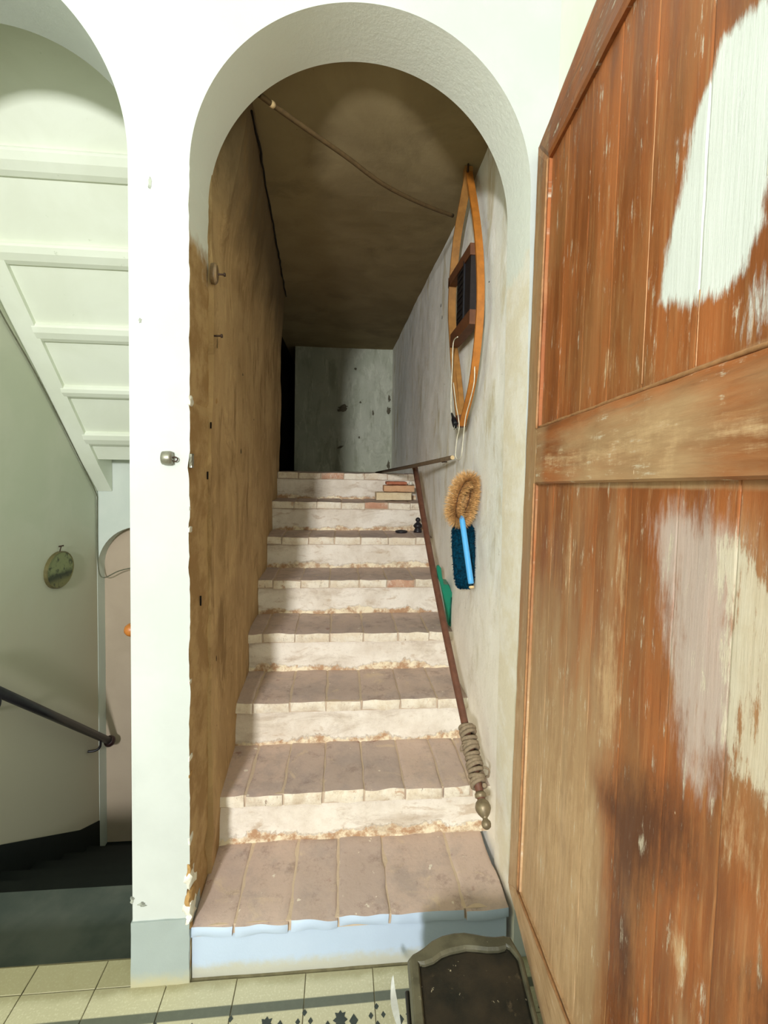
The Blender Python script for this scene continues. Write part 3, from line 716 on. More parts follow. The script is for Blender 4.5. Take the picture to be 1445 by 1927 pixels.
# narrow worn beads round the panels
M_BEAD = simple('worn_door_bead', (168, 122, 80), 0.6, bump=0.3, nscale=60)
for pts_ in ([(0.121, 0.085), (0.119, 1.194)], [(0.119, 1.337), (0.118, 2.02)], [(0.122, 0.083), (0.99, 0.298)], [(0.142, 1.338), (0.99, 1.327)]):
    g = bmesh.new(); a, b = pts_; n = 40
    path = [dp(lerp(a[0], b[0], t/n)+0.0007*nz(t, 0, 0, 0.7, 3), lerp(a[1], b[1], t/n)+0.0010*nz(t, 0, 0, 0.9, 6), 0.0015) for t in range(n+1)]
    tube(g, path, [0.0035+0.0012*nz(t, 1, 0, 0.5, 9) for t in range(n+1)], 6); link('bead', g, M_BEAD, door)
M_DRIP = simple('pale_paint_run', (184, 134, 90), 0.6)
for u_, v0_, v1_, d_, m_ in ((0.6562, 1.345, 1.78, -0.0104, M_DRIP), (0.7905, 1.338, 1.43, -0.0104, M_DRIP), (0.893, 1.50, 1.86, -0.0104, M_FLAKE)):
    g = bmesh.new(); tube(g, [dp(u_+0.0006*nz(t, 0, 0, 0.4, u_*9), lerp(v0_, v1_, t/30), d_) for t in range(31)], [0.0009+0.0005*nz(t, 0, 0, 0.8, u_*5) for t in range(31)], 5); link('paint_run', g, m_, door)
# iron hinge pins
M_IRON = simple('rusty_iron', (70, 52, 40), 0.6, metal=0.6)
for v_ in (0.35, 1.80):
    g = bmesh.new(); tube(g, [dp(-0.006, v_-0.05, -0.018), dp(-0.006, v_+0.05, -0.018)], 0.008, 10); link('hinge_pin', g, M_IRON, door)

# ================================================================= THINGS
# ---- handrail of the descending flight
M_BLKRAIL = simple('black_painted_rail', (34, 32, 34), 0.4, 0.5)
M_KNOB = simple('dark_red_knob', (50, 26, 26), 0.4, 0.5)
M_ORANGE = simple('varnished_orange_wood', (176, 106, 42), 0.4, 0.5)
RX = -1.575
a_ = at(0, 1303, X=RX); b_ = at(205, 1394, X=RX); d_ = (b_-a_).normalized(); a2 = a_-d_*0.45
rail = empty('handrail', b_, label='black round handrail ending in a knob on the left stairwell wall', cat='handrail')
g = bmesh.new(); tube(g, [a2, b_], 0.023, 16); link('rail_tube', g, M_BLKRAIL, rail)
g = bmesh.new(); lathe(g, b_-d_*0.012, d_, [(0.024, 0), (0.034, 0.010), (0.038, 0.026), (0.033, 0.042), (0.018, 0.054), (0.002, 0.058)]); link('end_knob', g, M_KNOB, rail)
for f_ in (0.145, 1.35):
    c = b_-d_*f_; g = bmesh.new(); tube(g, spline([c-Vector((0, 0, 0.015)), c+Vector((-0.005, 0, -0.065)), c+Vector((-0.03, -0.01, -0.085)), Vector((XW+0.002, c.y-0.02, c.z-0.085))], 6), 0.008, 8); link('bracket', g, M_BLKRAIL, rail)
# ---- wooden knob peeping out behind the pillar
kc = at(246, 1185, Y=1.78); g = bmesh.new()
knob = empty('door_knob_ball', (-0.571, 1.78, kc.z), label='round orange-brown wooden knob peeping out behind the white pillar', cat='knob')
lathe(g, Vector((kc.x-0.022, 1.78, kc.z)), (1, 0, 0), [(0.002, 0), (0.014, 0.004), (0.022, 0.014), (0.025, 0.026), (0.020, 0.040), (0.010, 0.048), (0.010, 0.07)]); link('knob_head', g, M_ORANGE, knob)
g = bmesh.new(); tube(g, [(kc.x+0.03, 1.78, kc.z), (-0.566, 1.78, kc.z)], 0.009, 10); link('stem', g, M_IRON, knob)
# ---- oval picture
M_PICRIM = simple('dull_gilt_rim', (116, 108, 70), 0.5, metal=0.3)
s = NT('faded_landscape_print', 0.5, 0.4)
n1 = s.noise(11, 5, 0.6, s.mapping((1, 1, 1.6))); zz = s.math('ADD', s.sep(2), s.math('MULTIPLY', n1, 0.09))
c = s.mix(s.ramp(zz, 0.86, 0.90), lin((44, 56, 38)), lin((132, 140, 96)))
c = s.mix(s.ramp(s.sep(2), 0.77, 0.82, 1, 0), c, lin((120, 118, 74)))
c = s.mix(s.ramp(s.noise(26, 5, 0.7), 0.52, 0.6, 0, 0.8), c, lin((34, 44, 32))); s.color(c); M_PIC = s.m
mc = Vector((XW+0.012, 2.955, 0.850))
pic = empty('oval_picture', (XW, mc.y, mc.z), label='small oval landscape picture hanging on the stairwell wall above the handrail', cat='picture')
def disc_prof(bm, c, ax, rad, prof, n=32):
    R = [[bm.verts.new((c.x+h, c.y+ax*r*math.cos(2*PI*k/n), c.z+rad*r*math.sin(2*PI*k/n))) for k in range(n)] for r, h in prof]
    for a, b in zip(R, R[1:]):
        for k in range(n): bm.faces.new((a[k], a[(k+1) % n], b[(k+1) % n], b[k]))
    bm.faces.new(list(reversed(R[0]))); bm.faces.new(R[-1]); bmesh.ops.recalc_face_normals(bm, faces=bm.faces); return bm
link('frame_rim', disc_prof(bmesh.new(), mc, 0.138, 0.108, [(1.0, -0.012), (1.0, 0.004), (0.97, 0.008), (0.93, 0.004), (0.93, -0.01)]), M_PICRIM, pic)
link('print', disc_prof(bmesh.new(), mc, 0.129, 0.101, [(1.0, -0.004), (1.0, 0.0045)]), M_PIC, pic)
g = bmesh.new(); tube(g, [mc+Vector((0, 0, 0.105)), mc+Vector((0.001, 0.012, 0.135))], 0.003, 6); tube(g, [mc+Vector((-0.012, 0.012, 0.135)), mc+Vector((0.012, 0.02, 0.14))], 0.004, 6); link('hanging_nail', g, M_IRON, pic)
# ---- thin cable along the stair wall
M_CABLE = simple('thin_grey_cable', (112, 112, 90), 0.7)
pts = [at(-40, 500, X=XW+0.008), at(0, 585, X=XW+0.008), at(60, 690, X=XW+0.008), at(110, 785, X=XW+0.008), at(150, 865, X=XW+0.008), at(180, 926, X=XW+0.01)]
pts += [Vector((-1.640, BY-0.012, 1.2)), Vector((-1.642, BY-0.01, 0.95)), Vector((-1.635, BY-0.012, 0.76)), at(195, 1087, Y=BY-0.01), at(225, 1074, Y=BY-0.01), at(262, 1066, Y=BY-0.01)]
g = bmesh.new(); tube(g, spline(pts, 5), 0.0038, 6); tag(link('wall_cable', g, M_CABLE), 'thin grey cable running down the corner of the left stairwell', 'cable')

# ---- latch, strike plate, nails on and beside the pillar
M_STEEL = simple('tarnished_steel', (150, 148, 132), 0.4, metal=0.7, nscale=80)
c = at(320, 862, Y=YF)
lt = empty('door_catch', (c.x, YF, c.z), label='small round tarnished metal catch with a ring on the front of the white pillar', cat='latch')
g = bmesh.new(); lathe(g, (c.x-0.018, YF-0.010, c.z), (1, 0, 0), [(0.013, 0), (0.018, 0.002), (0.019, 0.012), (0.019, 0.022), (0.017, 0.028), (0.008, 0.029)], 16); link('catch_body', g, M_STEEL, lt)
g = bmesh.new(); tube(g, [(c.x+0.016+0.007*math.cos(t*PI/8), YF-0.010, c.z-0.003+0.006*math.sin(t*PI/8)) for t in range(17)], 0.0017, 6); link('ring', g, M_IRON, lt)
sp_ = at(358, 868, Y=YF)
g = rough_box(sp_.x-0.004, sp_.x+0.006, YF-0.004, YF+0.020, sp_.z-0.019, sp_.z+0.021, 2, 3, 5, 0.0015, 80, 5, 0.003)
tag(link('strike_plate', g, M_STEEL, smooth=False), 'small pale metal strike plate let into the chipped edge of the white pillar', 'plate')
M_TIN = simple('brown_enamelled_disc', (128, 104, 72), 0.35, 0.6)
c = at(396, 515, X=-0.405); c.x = fl((c.y-YI)/(3.5-YI), (c.z-0.05)/2.85)[0]
dk = empty('wall_disc', c, label='oval brown disc held by a nail high on the ochre left wall', cat='hook')
g = bmesh.new(); disc_prof(g, c, 0.020, 0.033, [(0.95, -0.006), (1.0, 0.006), (0.8, 0.012), (0.2, 0.014)], 24); link('disc', g, M_TIN, dk)
g = bmesh.new(); tube(g, [c+Vector((0, 0, 0)), c+Vector((0.032, 0.0, -0.001))], 0.003, 6); tube(g, [c+Vector((0.031, 0, -0.001)), c+Vector((0.036, 0, -0.001))], 0.006, 8); link('nail', g, M_IRON, dk)
c = at(397, 632, X=-0.405); c.x = fl((c.y-YI)/(3.5-YI), (c.z-0.05)/2.85)[0]
g = bmesh.new(); tube(g, [c-Vector((0.01, 0, 0)), c+Vector((0.022, 0.0, 0.001))], 0.0028, 6); tube(g, [c+Vector((0.021, 0, 0.001)), c+Vector((0.026, 0, 0.001))], 0.006, 8)
tag(link('nail', g, M_IRON), 'rusty nail in the ochre left wall, below the brown disc', 'nail')
c = at(843, 870, X=0.552); c.x = XR(c.y)
g = bmesh.new(); tube(g, [c+Vector((0.01, 0, 0.004)), c+Vector((-0.03, -0.004, 0)), c+Vector((-0.034, -0.004, 0.012))], 0.003, 6)
tag(link('nail', g, M_IRON), 'bent nail under the end of the stick on the right wall', 'nail')

# ---- cane across the top
M_CANE = simple('old_bamboo_cane', (92, 72, 42), 0.7, nscale=60)
M_PLASTERLUMP = simple('plaster_splash', (216, 188, 140), 0.9)
cp = [(488, 178, 1.560), (510, 195, 1.60), (570, 238, 1.70), (650, 294, 1.83), (720, 346, 1.95), (790, 382, 2.08), (852, 406, 2.20)]
cpts = [at(x, y, Y=yy) for x, y, yy in cp]
cane = empty('cane', cpts[-1], label='long bowed cane crossing under the corridor ceiling', cat='pole')
g = bmesh.new(); tube(g, spline(cpts, 6), 0.0085, 10); link('cane_shaft', g, M_CANE, cane)
g = bmesh.new()
for (i0, i1) in ((7, 9), (11, 15)):
    sp = spline(cpts, 12); tube(g, sp[i0:i1], [0.006]+[0.0105]*(i1-i0-2)+[0.006], 10)
link('plaster_splash', g, M_PLASTERLUMP, cane, smooth=True)

# ---- bed warmer frame hanging on the right wall
M_BOW = simple('golden_bent_wood', (178, 110, 40), 0.5, 0.4, nscale=25)
M_BOW2 = simple('shaded_bent_wood', (160, 112, 56), 0.6, 0.3, nscale=25)
M_XBAR = simple('brown_crossbar_wood', (104, 62, 34), 0.6, nscale=30)
M_HEAT = simple('black_heating_panel', (36, 28, 26), 0.6, 0.3, nscale=60)
M_CORD = simple('white_flex', (226, 220, 196), 0.6)
M_PLUG = simple('black_plug', (20, 20, 26), 0.4)
WX = 0.505
bw = empty('bed_warmer_frame', at(868, 800, X=WX), label='tall bowed wooden bed warmer frame with dark heater hanging on the right wall', cat='bed warmer')
def wpath(px, X, n=8): return spline([at(x, y, X=X) for x, y in px], n)
rp = [(881, 318), (893, 390), (901, 460), (904, 530), (903, 590), (897, 660), (887, 730), (869, 802)]
lp = [(882, 330), (870, 390), (859, 455), (852, 530), (850, 590), (853, 650), (858, 720), (867, 800)]
ip = [(855, 645), (862, 700), (868, 760), (870, 800)]
g = bmesh.new(); strip(g, wpath(rp, WX), (1, 0, 0), (0, 1, 0), 0.028, 0.012); link('near_bow', g, M_BOW, bw)
g = bmesh.new(); strip(g, wpath(lp, WX), (1, 0, 0), (0, 1, 0), 0.034, 0.014); link('far_bow', g, M_BOW2, bw)
g = bmesh.new(); strip(g, wpath(ip, WX+0.012), (1, 0, 0), (0, 1, 0), 0.022, 0.012); link('inner_bow', g, M_BOW2, bw)
p0, p1 = at(850, 534, X=WX), at(893, 468, X=WX)
def bar(p0, p1, w_, h_, X0=None):
    g = bmesh.new(); strip(g, [p0, p1], (1, 0, 0), (0, 0, 1), w_, h_); return g
link('crossbar', bar(p0, p1, 0.034, 0.045), M_XBAR, bw)
q0, q1 = at(855, 642, X=WX), at(893, 596, X=WX)
link('crossbar', bar(q0, q1, 0.040, 0.055), M_XBAR, bw)
a0, a1 = at(866, 520, X=WX), at(892, 482, X=WX)
zt_, zb_ = a0.z+0.01, at(868, 618, X=WX).z
g = bmesh.new()
ya_, yb_ = a0.y, a1.y
prism(g, [(ya_, zb_), (yb_, zb_+0.0), (yb_, zt_), (ya_, zt_)], lambda y, z: (WX-0.012, y, z), lambda y, z: (WX+0.014, y, z))
hp = link('heater_panel', g, M_HEAT, bw)
g = bmesh.new()
for k in range(9):
    z = zb_+0.02+(zt_-zb_-0.04)*k/8; box(g, WX-0.016, WX-0.012, min(ya_, yb_)+0.10, max(ya_, yb_)-0.02, z-0.006, z+0.006)
box(g, WX-0.018, WX-0.011, min(ya_, yb_)+0.085, min(ya_, yb_)+0.097, zb_, zt_)
link('heater_slots', g, M_PLUG, hp)
g = bmesh.new(); e0 = at(868, 790, X=WX); box(g, e0.x-0.018, e0.x+0.018, e0.y-0.012, e0.y+0.03, e0.z-0.03, e0.z+0.02); link('end_block', g, M_XBAR, bw)
g = bmesh.new(); e0 = at(881, 322, X=WX); box(g, e0.x-0.016, e0.x+0.016, e0.y-0.015, e0.y+0.02, e0.z-0.03, e0.z+0.012); link('end_block', g, M_BOW2, bw)
CX_ = WX-0.024
g = bmesh.new(); tube(g, wpath([(861, 634), (853, 645), (851, 690), (849, 740), (849, 770), (851, 782)], CX_), 0.0024, 6)
tube(g, wpath([(893, 690), (892, 720), (884, 755), (876, 785), (872, 820), (868, 858), (862, 865), (857, 856), (860, 825), (864, 800), (858, 760), (853, 720)], CX_), 0.0020, 6); link('power_cord', g, M_CORD, bw)
pc = at(850, 778, X=CX_); pe = at(858, 801, X=CX_)
g = bmesh.new(); tube(g, [pc, pc+(pe-pc)*0.3, pc+(pe-pc)*0.55, pe], [0.004, 0.006, 0.012, 0.014], 10); link('plug', g, M_PLUG, bw)
g = bmesh.new(); bb = at(849, 802, X=CX_); tube(g, [pe-Vector((0.006, 0, 0)), pe+Vector((-0.008, 0, -0.018))], 0.002, 6); tube(g, [pe+Vector((0.006, 0, 0)), pe+Vector((0.004, 0, -0.018))], 0.002, 6); link('plug_pin', g, M_STEEL, bw)
g = bmesh.new(); hk = at(883, 312, X=WX); tube(g, [hk+Vector((-0.006, 0, -0.03)), hk+Vector((-0.004, 0, 0.012)), Vector((XR(hk.y)+0.01, hk.y, hk.z+0.012))], 0.005, 8); link('hanging_hook', g, M_IRON, bw)

# ---- bristle brush on a blue handle
M_BRIS = simple('tan_bristles', (232, 182, 118), 0.8, 0.2, var=0.25, nscale=90, bump=0)
M_BLUE = simple('sky_blue_handle', (84, 170, 228), 0.45, 0.5, var=0.03)
BYc = 1.84
bc = at(870, 940, Y=BYc)
hb0, hb1 = at(869, 975, Y=BYc-0.03), at(887, 1103, Y=1.70)
br = empty('bristle_brush', hb1, label='round tan bristle brush with sky blue handle hanging on the right wall', cat='brush')
g = bmesh.new(); bris = bmesh.new(); rnd = random.Random(5)
core = []
for k in range(49):
    t = PI*1.5 + 2*PI*k/48
    core.append(Vector((bc.x + 0.004 + 0.027*math.cos(t) + 0.016*math.sin(t), BYc + 0.012*math.cos(t), bc.z + 0.072*math.sin(t))))
tube(g, core+[core[0]], 0.004, 6); link('twisted_wire', g, M_IRON, br)
for i in range(5200):
    k = rnd.randrange(48); p = core[k].lerp(core[k+1], rnd.random()); t = (core[k+1]-core[k]).normalized()
    a = rnd.random()*2*PI; u = t.orthogonal().normalized(); u = (Matrix.Rotation(a, 3, t) @ u)
    L = 0.050*rnd.uniform(0.85, 1.12)
    out_ = (p-bc); out_.y = 0
    if u.dot(out_) < -0.3*out_.length: L *= 0.5
    tip = p + u*L + t*rnd.uniform(-0.008, 0.008)
    if tip.x > XR(tip.y)-0.004: tip.x = XR(tip.y)-0.004
    s_ = t*0.0009; m_ = p.lerp(tip, 0.6)
    a1_, a2_ = bris.verts.new(p-s_), bris.verts.new(p+s_); b1, b2 = bris.verts.new(m_-s_), bris.verts.new(m_+s_)
    c1 = bris.verts.new(tip)
    bris.faces.new((a1_, a2_, b2, b1)); bris.faces.new((b1, b2, c1))
link('bristles', bris, M_BRIS, br, kind='stuff')
hd = (hb1-hb0).normalized()
g = bmesh.new(); lathe(g, hb0-hd*0.01, hd, [(0.004, 0), (0.0095, 0.008), (0.011, 0.02), (0.011, (hb1-hb0).length-0.02), (0.0105, (hb1-hb0).length), (0.006, (hb1-hb0).length+0.002)]); link('handle', g, M_BLUE, br)
g = bmesh.new(); lathe(g, hb1, hd, [(0.0095, 0), (0.010, 0.006), (0.006, 0.009)]); link('handle_cap', g, M_PLASTERLUMP, br)

# ---- teal duster hanging behind it
M_TEAL = simple('dark_teal_plush', (0, 56, 78), 0.9, 0.1, var=0.35, nscale=120, bump=0.5)
DY = 1.90
dt, db = at(871, 985, Y=DY), at(872, 1107, Y=DY)
du = empty('teal_duster', dt, label='dark teal plush duster hanging beneath the tan bristle brush', cat='duster')
bm = bmesh.new(); n = 40; m = 60
def sup(i, j):
    th = PI*i/m; ph = 2*PI*j/n
    zz = math.copysign(abs(math.cos(th))**0.45, math.cos(th)); rr_ = max(0.02, math.sin(th))**0.42
    cxp = lerp(dt.x, db.x, (1-zz)/2) + (0.002*(1-zz)) ; taper = 1.0 - 0.18*max(0, -zz)
    x = cxp + 0.047*rr_*taper*math.cos(ph); y = DY+0.026*rr_*math.sin(ph) ; z = lerp(db.z, dt.z, (1+zz)/2)
    dspl = 0.0035*noise.noise(Vector((x*230, y*230, z*190)))
    return Vector((x+dspl*math.cos(ph), y+dspl*math.sin(ph), z+dspl))
P = [[bm.verts.new(sup(i, j)) for j in range(n)] for i in range(m+1)]
for i in range(m):
    for j in range(n): bm.faces.new((P[i][j], P[i][(j+1) % n], P[i+1][(j+1) % n], P[i+1][j]))
bmesh.ops.recalc_face_normals(bm, faces=bm.faces)
link('plush_head', bm, M_TEAL, du)
g = bmesh.new(); tuft = random.Random(3)
for i in range(2600):
    th = tuft.uniform(0.08, 0.97); ph = tuft.random()*n
    p = sup(int(th*m), int(ph) % n); d = (p-Vector((lerp(dt.x, db.x, 0.5), DY, p.z))).normalized(); d = (d+Vector((tuft.uniform(-.4, .4), tuft.uniform(-.3, .3), tuft.uniform(-.9, .1)))).normalized()
    s_ = d.orthogonal().normalized()*0.0012; g.faces.new((g.verts.new(p-s_), g.verts.new(p+s_), g.verts.new(p+d*0.007)))
link('plush_fibres', g, M_TEAL, du, kind='stuff')
g = bmesh.new(); tube(g, [at(880, 990, Y=DY), at(882, 970, Y=DY), Vector((XR(DY)+0.004, DY+0.01, at(884, 968, Y=DY).z))], 0.003, 6); link('hanging_loop', g, M_CORD, du)

# ---- green dustpan behind the pole
M_GREEN = simple('green_plastic', (0, 122, 92), 0.35, 0.5, var=0.05)
GY = 2.26
def gp(x, y): return at(740+x/5.073, 840+y/5.073, Y=GY)
dpn = empty('green_dustpan', gp(545, 1725), label='green plastic dustpan standing behind the long pole at the right wall', cat='dustpan')
hp_ = [(412, 1145), (432, 1132), (455, 1160), (463, 1240), (482, 1315), (492, 1350), (455, 1350), (440, 1290), (420, 1250)]
bp_ = [(452, 1330), (485, 1318), (530, 1325), (556, 1385), (577, 1440), (572, 1560), (568, 1690), (545, 1728), (522, 1700), (508, 1620), (488, 1520), (470, 1420)]
def gprism(pl, d0, d1, tw=0.0):
    g = bmesh.new(); A = [gp(*p) for p in pl]; 
    prism(g, [(a.x, a.z) for a in A], lambda x, z: (x, GY+d0, z), lambda x, z: (min(x+tw, XR(GY)-0.006), GY+d1, z))
    bmesh.ops.bevel(g, geom=[e for e in g.edges if abs(e.verts[0].co.y-e.verts[1].co.y) < 1e-6 and len(e.link_faces) == 2 and abs(e.link_faces[0].normal.dot(e.link_faces[1].normal)) < 0.5], offset=0.003, segments=2, affect='EDGES')
    return g
link('handle', gprism(hp_, -0.008, 0.014), M_GREEN, dpn)
link('scoop', gprism(bp_, 0.0, 0.12, 0.012), M_GREEN, dpn)
g = bmesh.new(); rl = [gp(556, 1440)-Vector((0, 0.003, 0)), gp(545, 1560)-Vector((0, 0.003, 0)), gp(540, 1690)-Vector((0, 0.003, 0))]; tube(g, rl, 0.003, 6); link('scoop_rib', g, simple('dark_green_plastic', (0, 76, 58), 0.4), dpn)

# ---- the long pole with cord and finial, leaning down the stairs
M_POLE = simple('brown_wooden_pole', (112, 72, 54), 0.55, 0.4, nscale=30)
M_ROPE = simple('grey_cord', (146, 128, 104), 0.8, 0.2, nscale=120)
M_FIN = simple('dull_pewter_finial', (140, 124, 96), 0.45, metal=0.4, nscale=60)
M_BLACKIRON = simple('black_turned_finial', (34, 30, 34), 0.45, 0.4)
pb = at(906, 1506, Y=1.48); pt = at(781, 880, Y=2.88); pd = (pt-pb).normalized()
pole = empty('wooden_pole', pb, label='long brown wooden pole with finial leaning down the stairs at right', cat='pole')
pl_n = 12; path = [pb.lerp(pt, k/pl_n) + Vector((-0.011*math.sin(PI*k/pl_n), 0, -0.006*math.sin(PI*k/pl_n))) for k in range(pl_n+1)]
g = bmesh.new(); tube(g, path, [lerp(0.0135, 0.0165, k/pl_n) for k in range(pl_n+1)], 14); link('shaft', g, M_POLE, pole)
g = bmesh.new(); lathe(g, pb+pd*0.012, -pd, [(0.014, -0.012), (0.019, -0.006), (0.019, 0.003), (0.013, 0.006), (0.013, 0.010), (0.021, 0.018), (0.0255, 0.030), (0.025, 0.038), (0.019, 0.050), (0.012, 0.058), (0.008, 0.062), (0.009, 0.066), (0.0145, 0.072), (0.0155, 0.079), (0.013, 0.087), (0.006, 0.092), (0.002, 0.093)], 24); link('finial', g, M_FIN, pole)
g = bmesh.new(); lathe(g, pt-pd*0.004, pd, [(0.019, 0), (0.019, 0.014), (0.010, 0.018), (0.002, 0.018)], 16); link('end_cap', g, M_PLASTERLUMP, pole)
coil = empty('coiled_cord', pb+pd*0.03, label='thick grey cord coiled round the lower end of the long pole', cat='cord')
g = bmesh.new(); u = pd.orthogonal().normalized(); s_ = pd.cross(u); pts = []
turns = 15; L0, L1 = 0.035, 0.235
for i in range(turns*16+1):
    t = i/(turns*16); a = 2*PI*t*turns
    wv = 0.006*nz(t*13, 0, 0, 1, 4); rad = 0.0225+0.0045*nz(t*7, 2, 0, 1, 7)+0.004*(t > 0.55)*0.5
    tilt = 0.006*math.sin(t*23)
    pts.append(pb+pd*(L0+(L1-L0)*t+wv+tilt*math.cos(a))+(u*math.cos(a)+s_*math.sin(a))*rad)
tube(g, pts, 0.0072, 8); link('coil', g, M_ROPE, coil)
g = bmesh.new(); c0 = pb+pd*0.10
tube(g, spline([c0+u*0.0, c0+Vector((0.03, -0.01, 0.004)), c0+Vector((0.046, -0.012, -0.006)), c0+Vector((0.044, -0.012, -0.028)), c0+Vector((0.036, -0.012, -0.026))], 6), 0.0035, 6)
link('loose_end', g, M_ROPE, coil); g = bmesh.new(); c1 = pb+pd*0.17; tube(g, spline([c1, c1+Vector((-0.03, -0.01, 0.01)), c1+Vector((-0.04, -0.014, -0.008)), c1+Vector((-0.025, -0.014, -0.012))], 6), 0.003, 6); link('loose_end', g, M_ROPE, coil)

# ---- stick lying from the landing to a nail in the wall
M_STICK = simple('grey_brown_stick', (98, 80, 58), 0.7, nscale=60)
sa = at(851, 861, Y=2.14); sb_ = at(708, 890, Y=3.56)
g = bmesh.new(); dd = (sb_-sa).normalized(); tube(g, [sa, sa.lerp(sb_, 0.4)-Vector((0, 0, 0.003)), sb_], [0.0105, 0.011, 0.010], 10)
stick = empty('long_stick', sa, label='straight grey-brown stick lying from the top step to the right wall', cat='stick')
link('stick_shaft', g, M_STICK, stick)
g = bmesh.new(); tube(g, [sa-dd*0.004, sa+dd*0.004], 0.0095, 12); link('cut_end', g, M_PLASTERLUMP, stick)

# ---- loose finial and ring on the tread
g = bmesh.new(); fx = at(786, 998, Y=3.03); fz = NOS[5][1]+0.001
lathe(g, (fx.x-0.005, 3.00, fz), (0, 0, 1), [(0.026, 0), (0.027, 0.008), (0.021, 0.020), (0.018, 0.026), (0.027, 0.036), (0.029, 0.044), (0.022, 0.054), (0.011, 0.064), (0.009, 0.068), (0.015, 0.074), (0.0165, 0.082), (0.013, 0.090), (0.003, 0.096)], 22)
tag(link('turned_finial', g, M_BLACKIRON), 'small black turned finial standing on a tread beside the pole', 'finial')
rc = at(755, 1002, Z=NOS[5][1]); g = bmesh.new()
pts = [Vector((rc.x+0.032*math.cos(2*PI*k/28), rc.y+0.028*math.sin(2*PI*k/28), NOS[5][1]+0.006)) for k in range(29)]
tube(g, pts, 0.0075, 8, caps=False)
tube(g, [pts[3]-Vector((0, 0, .001)), pts[17]-Vector((0, 0, .001))], 0.006, 6)
tag(link('iron_ring', g, M_BLACKIRON), 'dark iron ring lying flat on a tread left of the black finial', 'ring')

# ---- loose bricks under the top nosing
z6 = NOS[6][1]; yb = 3.215
def pbox(x0, y0, x1, y1, Y, dep, seed, amp=0.003):
    a = at(x0, y1, Y=Y); b = at(x1, y0, Y=Y); return rough_box(a.x, b.x, Y, Y+dep, a.z, b.z, 10, 5, 4, amp, 25, seed, 0.007), a, b
def mat_brick(name, c1, c2):
    return limefront(name, c1, c2, (150, 100, 70), 0.0)
A1 = at(707, 942, Y=yb); xA0, xA1 = A1.x, at(775, 942, Y=yb).x
z_a = z6+0.003; z_b = z_a+0.056; z_c = z_b+0.048; z_d = z_c+0.026
link_b = lambda nm, g, m, l: tag(link(nm, g, m, smooth=True), l, 'brick', 'loose bricks stacked under the top step')
link_b('loose_brick', rough_box(xA0, xA1, yb, yb+0.12, z_a, z_b, 12, 4, 4, 0.003, 25, 1, 0.007), mat_brick('cream_brick', (232, 216, 180), (222, 200, 160)), 'cream-coated brick at the bottom of the loose stack under the top step')
xB0, xB1 = at(722, 925, Y=yb).x, at(781, 925, Y=yb).x
link_b('loose_brick', rough_box(xB0, xB1, yb+0.004, yb+0.12, z_b+0.002, z_c, 12, 4, 4, 0.002, 25, 2, 0.006), mat_brick('tan_brick', (206, 158, 118), (214, 170, 130)), 'pale orange brick in the middle of the loose stack under the top step')
xC0, xC1 = at(727, 907, Y=yb).x, at(767, 907, Y=yb).x
link_b('loose_brick', rough_box(xC0, xC1, yb+0.004, yb+0.11, z_c+0.002, z_d, 10, 4, 3, 0.002, 25, 3, 0.006), mat_brick('red_brick', (176, 104, 76), (184, 116, 88)), 'thin red brick at the top of the loose stack under the top step')
xS = at(774, 909, Y=yb).x; g = bmesh.new(); bmesh.ops.create_icosphere(g, subdivisions=2, radius=0.014, matrix=Matrix.Translation((xS, yb+0.02, z_c+0.015)))
for v in g.verts: v.co += Vector((nz(*v.co, 60, 1), nz(*v.co, 60, 2), nz(*v.co, 60, 3)))*0.004
tag(link('pebble', g, M_FLAKE, smooth=True), 'small pale pebble at the right end of the loose brick stack', 'stone')
c0 = at(812, 1158, Y=2.585); c1 = at(836, 1146, Y=2.585); z4 = NOS[4][1]
g = rough_box(c0.x, c1.x+0.012, 2.57, 2.65, z4+0.003, z4+0.035, 6, 4, 3, 0.004, 30, 9, 0.008)
tag(link('brick_fragment', g, mat_brick('pinkish_brick', (206, 168, 142), (216, 184, 160)), smooth=True), 'pinkish broken brick piece on a tread behind the long pole', 'brick')

# ---- dark box standing on the floor in front of the door
s = NT('black_worn_leather', 0.45, 0.4)
c = s.mix(s.ramp(s.noise(7, 6, 0.6), 0.4, 0.62), lin((24, 25, 19)), lin((48, 41, 30)))
c = s.mix(s.ramp(s.noise(60, 3, 0.6), 0.70, 0.74, 0, 0.8), c, lin((176, 166, 138)))
c = s.mix(s.ramp(s.noise(18, 7, 0.7), 0.6, 0.7, 0, 0.5), c, lin((104, 88, 68)))
s.color(c); s.bump(s.noise(60, 6, 0.7), 0.35, 0.004); M_BOXTOP = s.m
s = NT('dusty_black_rim', 0.5, 0.4)
c = s.mix(s.ramp(s.noise(9, 6, 0.6), 0.4, 0.62), lin((66, 64, 48)), lin((96, 92, 72)))
c = s.mix(s.ramp(s.noise(50, 5, 0.7), 0.64, 0.72, 0, 0.7), c, lin((160, 154, 128)))
s.color(c); s.bump(s.noise(60, 6, 0.7), 0.3, 0.004); M_BOXRIM = s.m
M_BOXSIDE = simple('black_box_side', (46, 46, 40), 0.5, 0.4, nscale=30)
ZT = 0.30
ol = [at(x, y, Z=ZT) for x, y in ((770, 1803), (777, 1795), (786, 1790), (797, 1783), (812, 1770), (832, 1760), (855, 1755), (873, 1754), (893, 1757), (915, 1761), (932, 1762), (948, 1760), (960, 1763), (969, 1778), (982, 1800))]
ol2 = [(p.x, p.y) for p in ol]
rdir = Vector((-0.10, -1.0)); 
rfront = (ol2[-1][0]-0.10*0.62*1.25, ol2[-1][1]-0.62); lfront = (ol2[0][0]-0.06*0.62, ol2[0][1]-0.60)
ol2 = ol2 + [rfront, lfront]
cxy = Vector((sum(p[0] for p in ol2)/len(ol2), sum(p[1] for p in ol2)/len(ol2)))
def inset(p, d, dr=None):
    return p
import mathutils
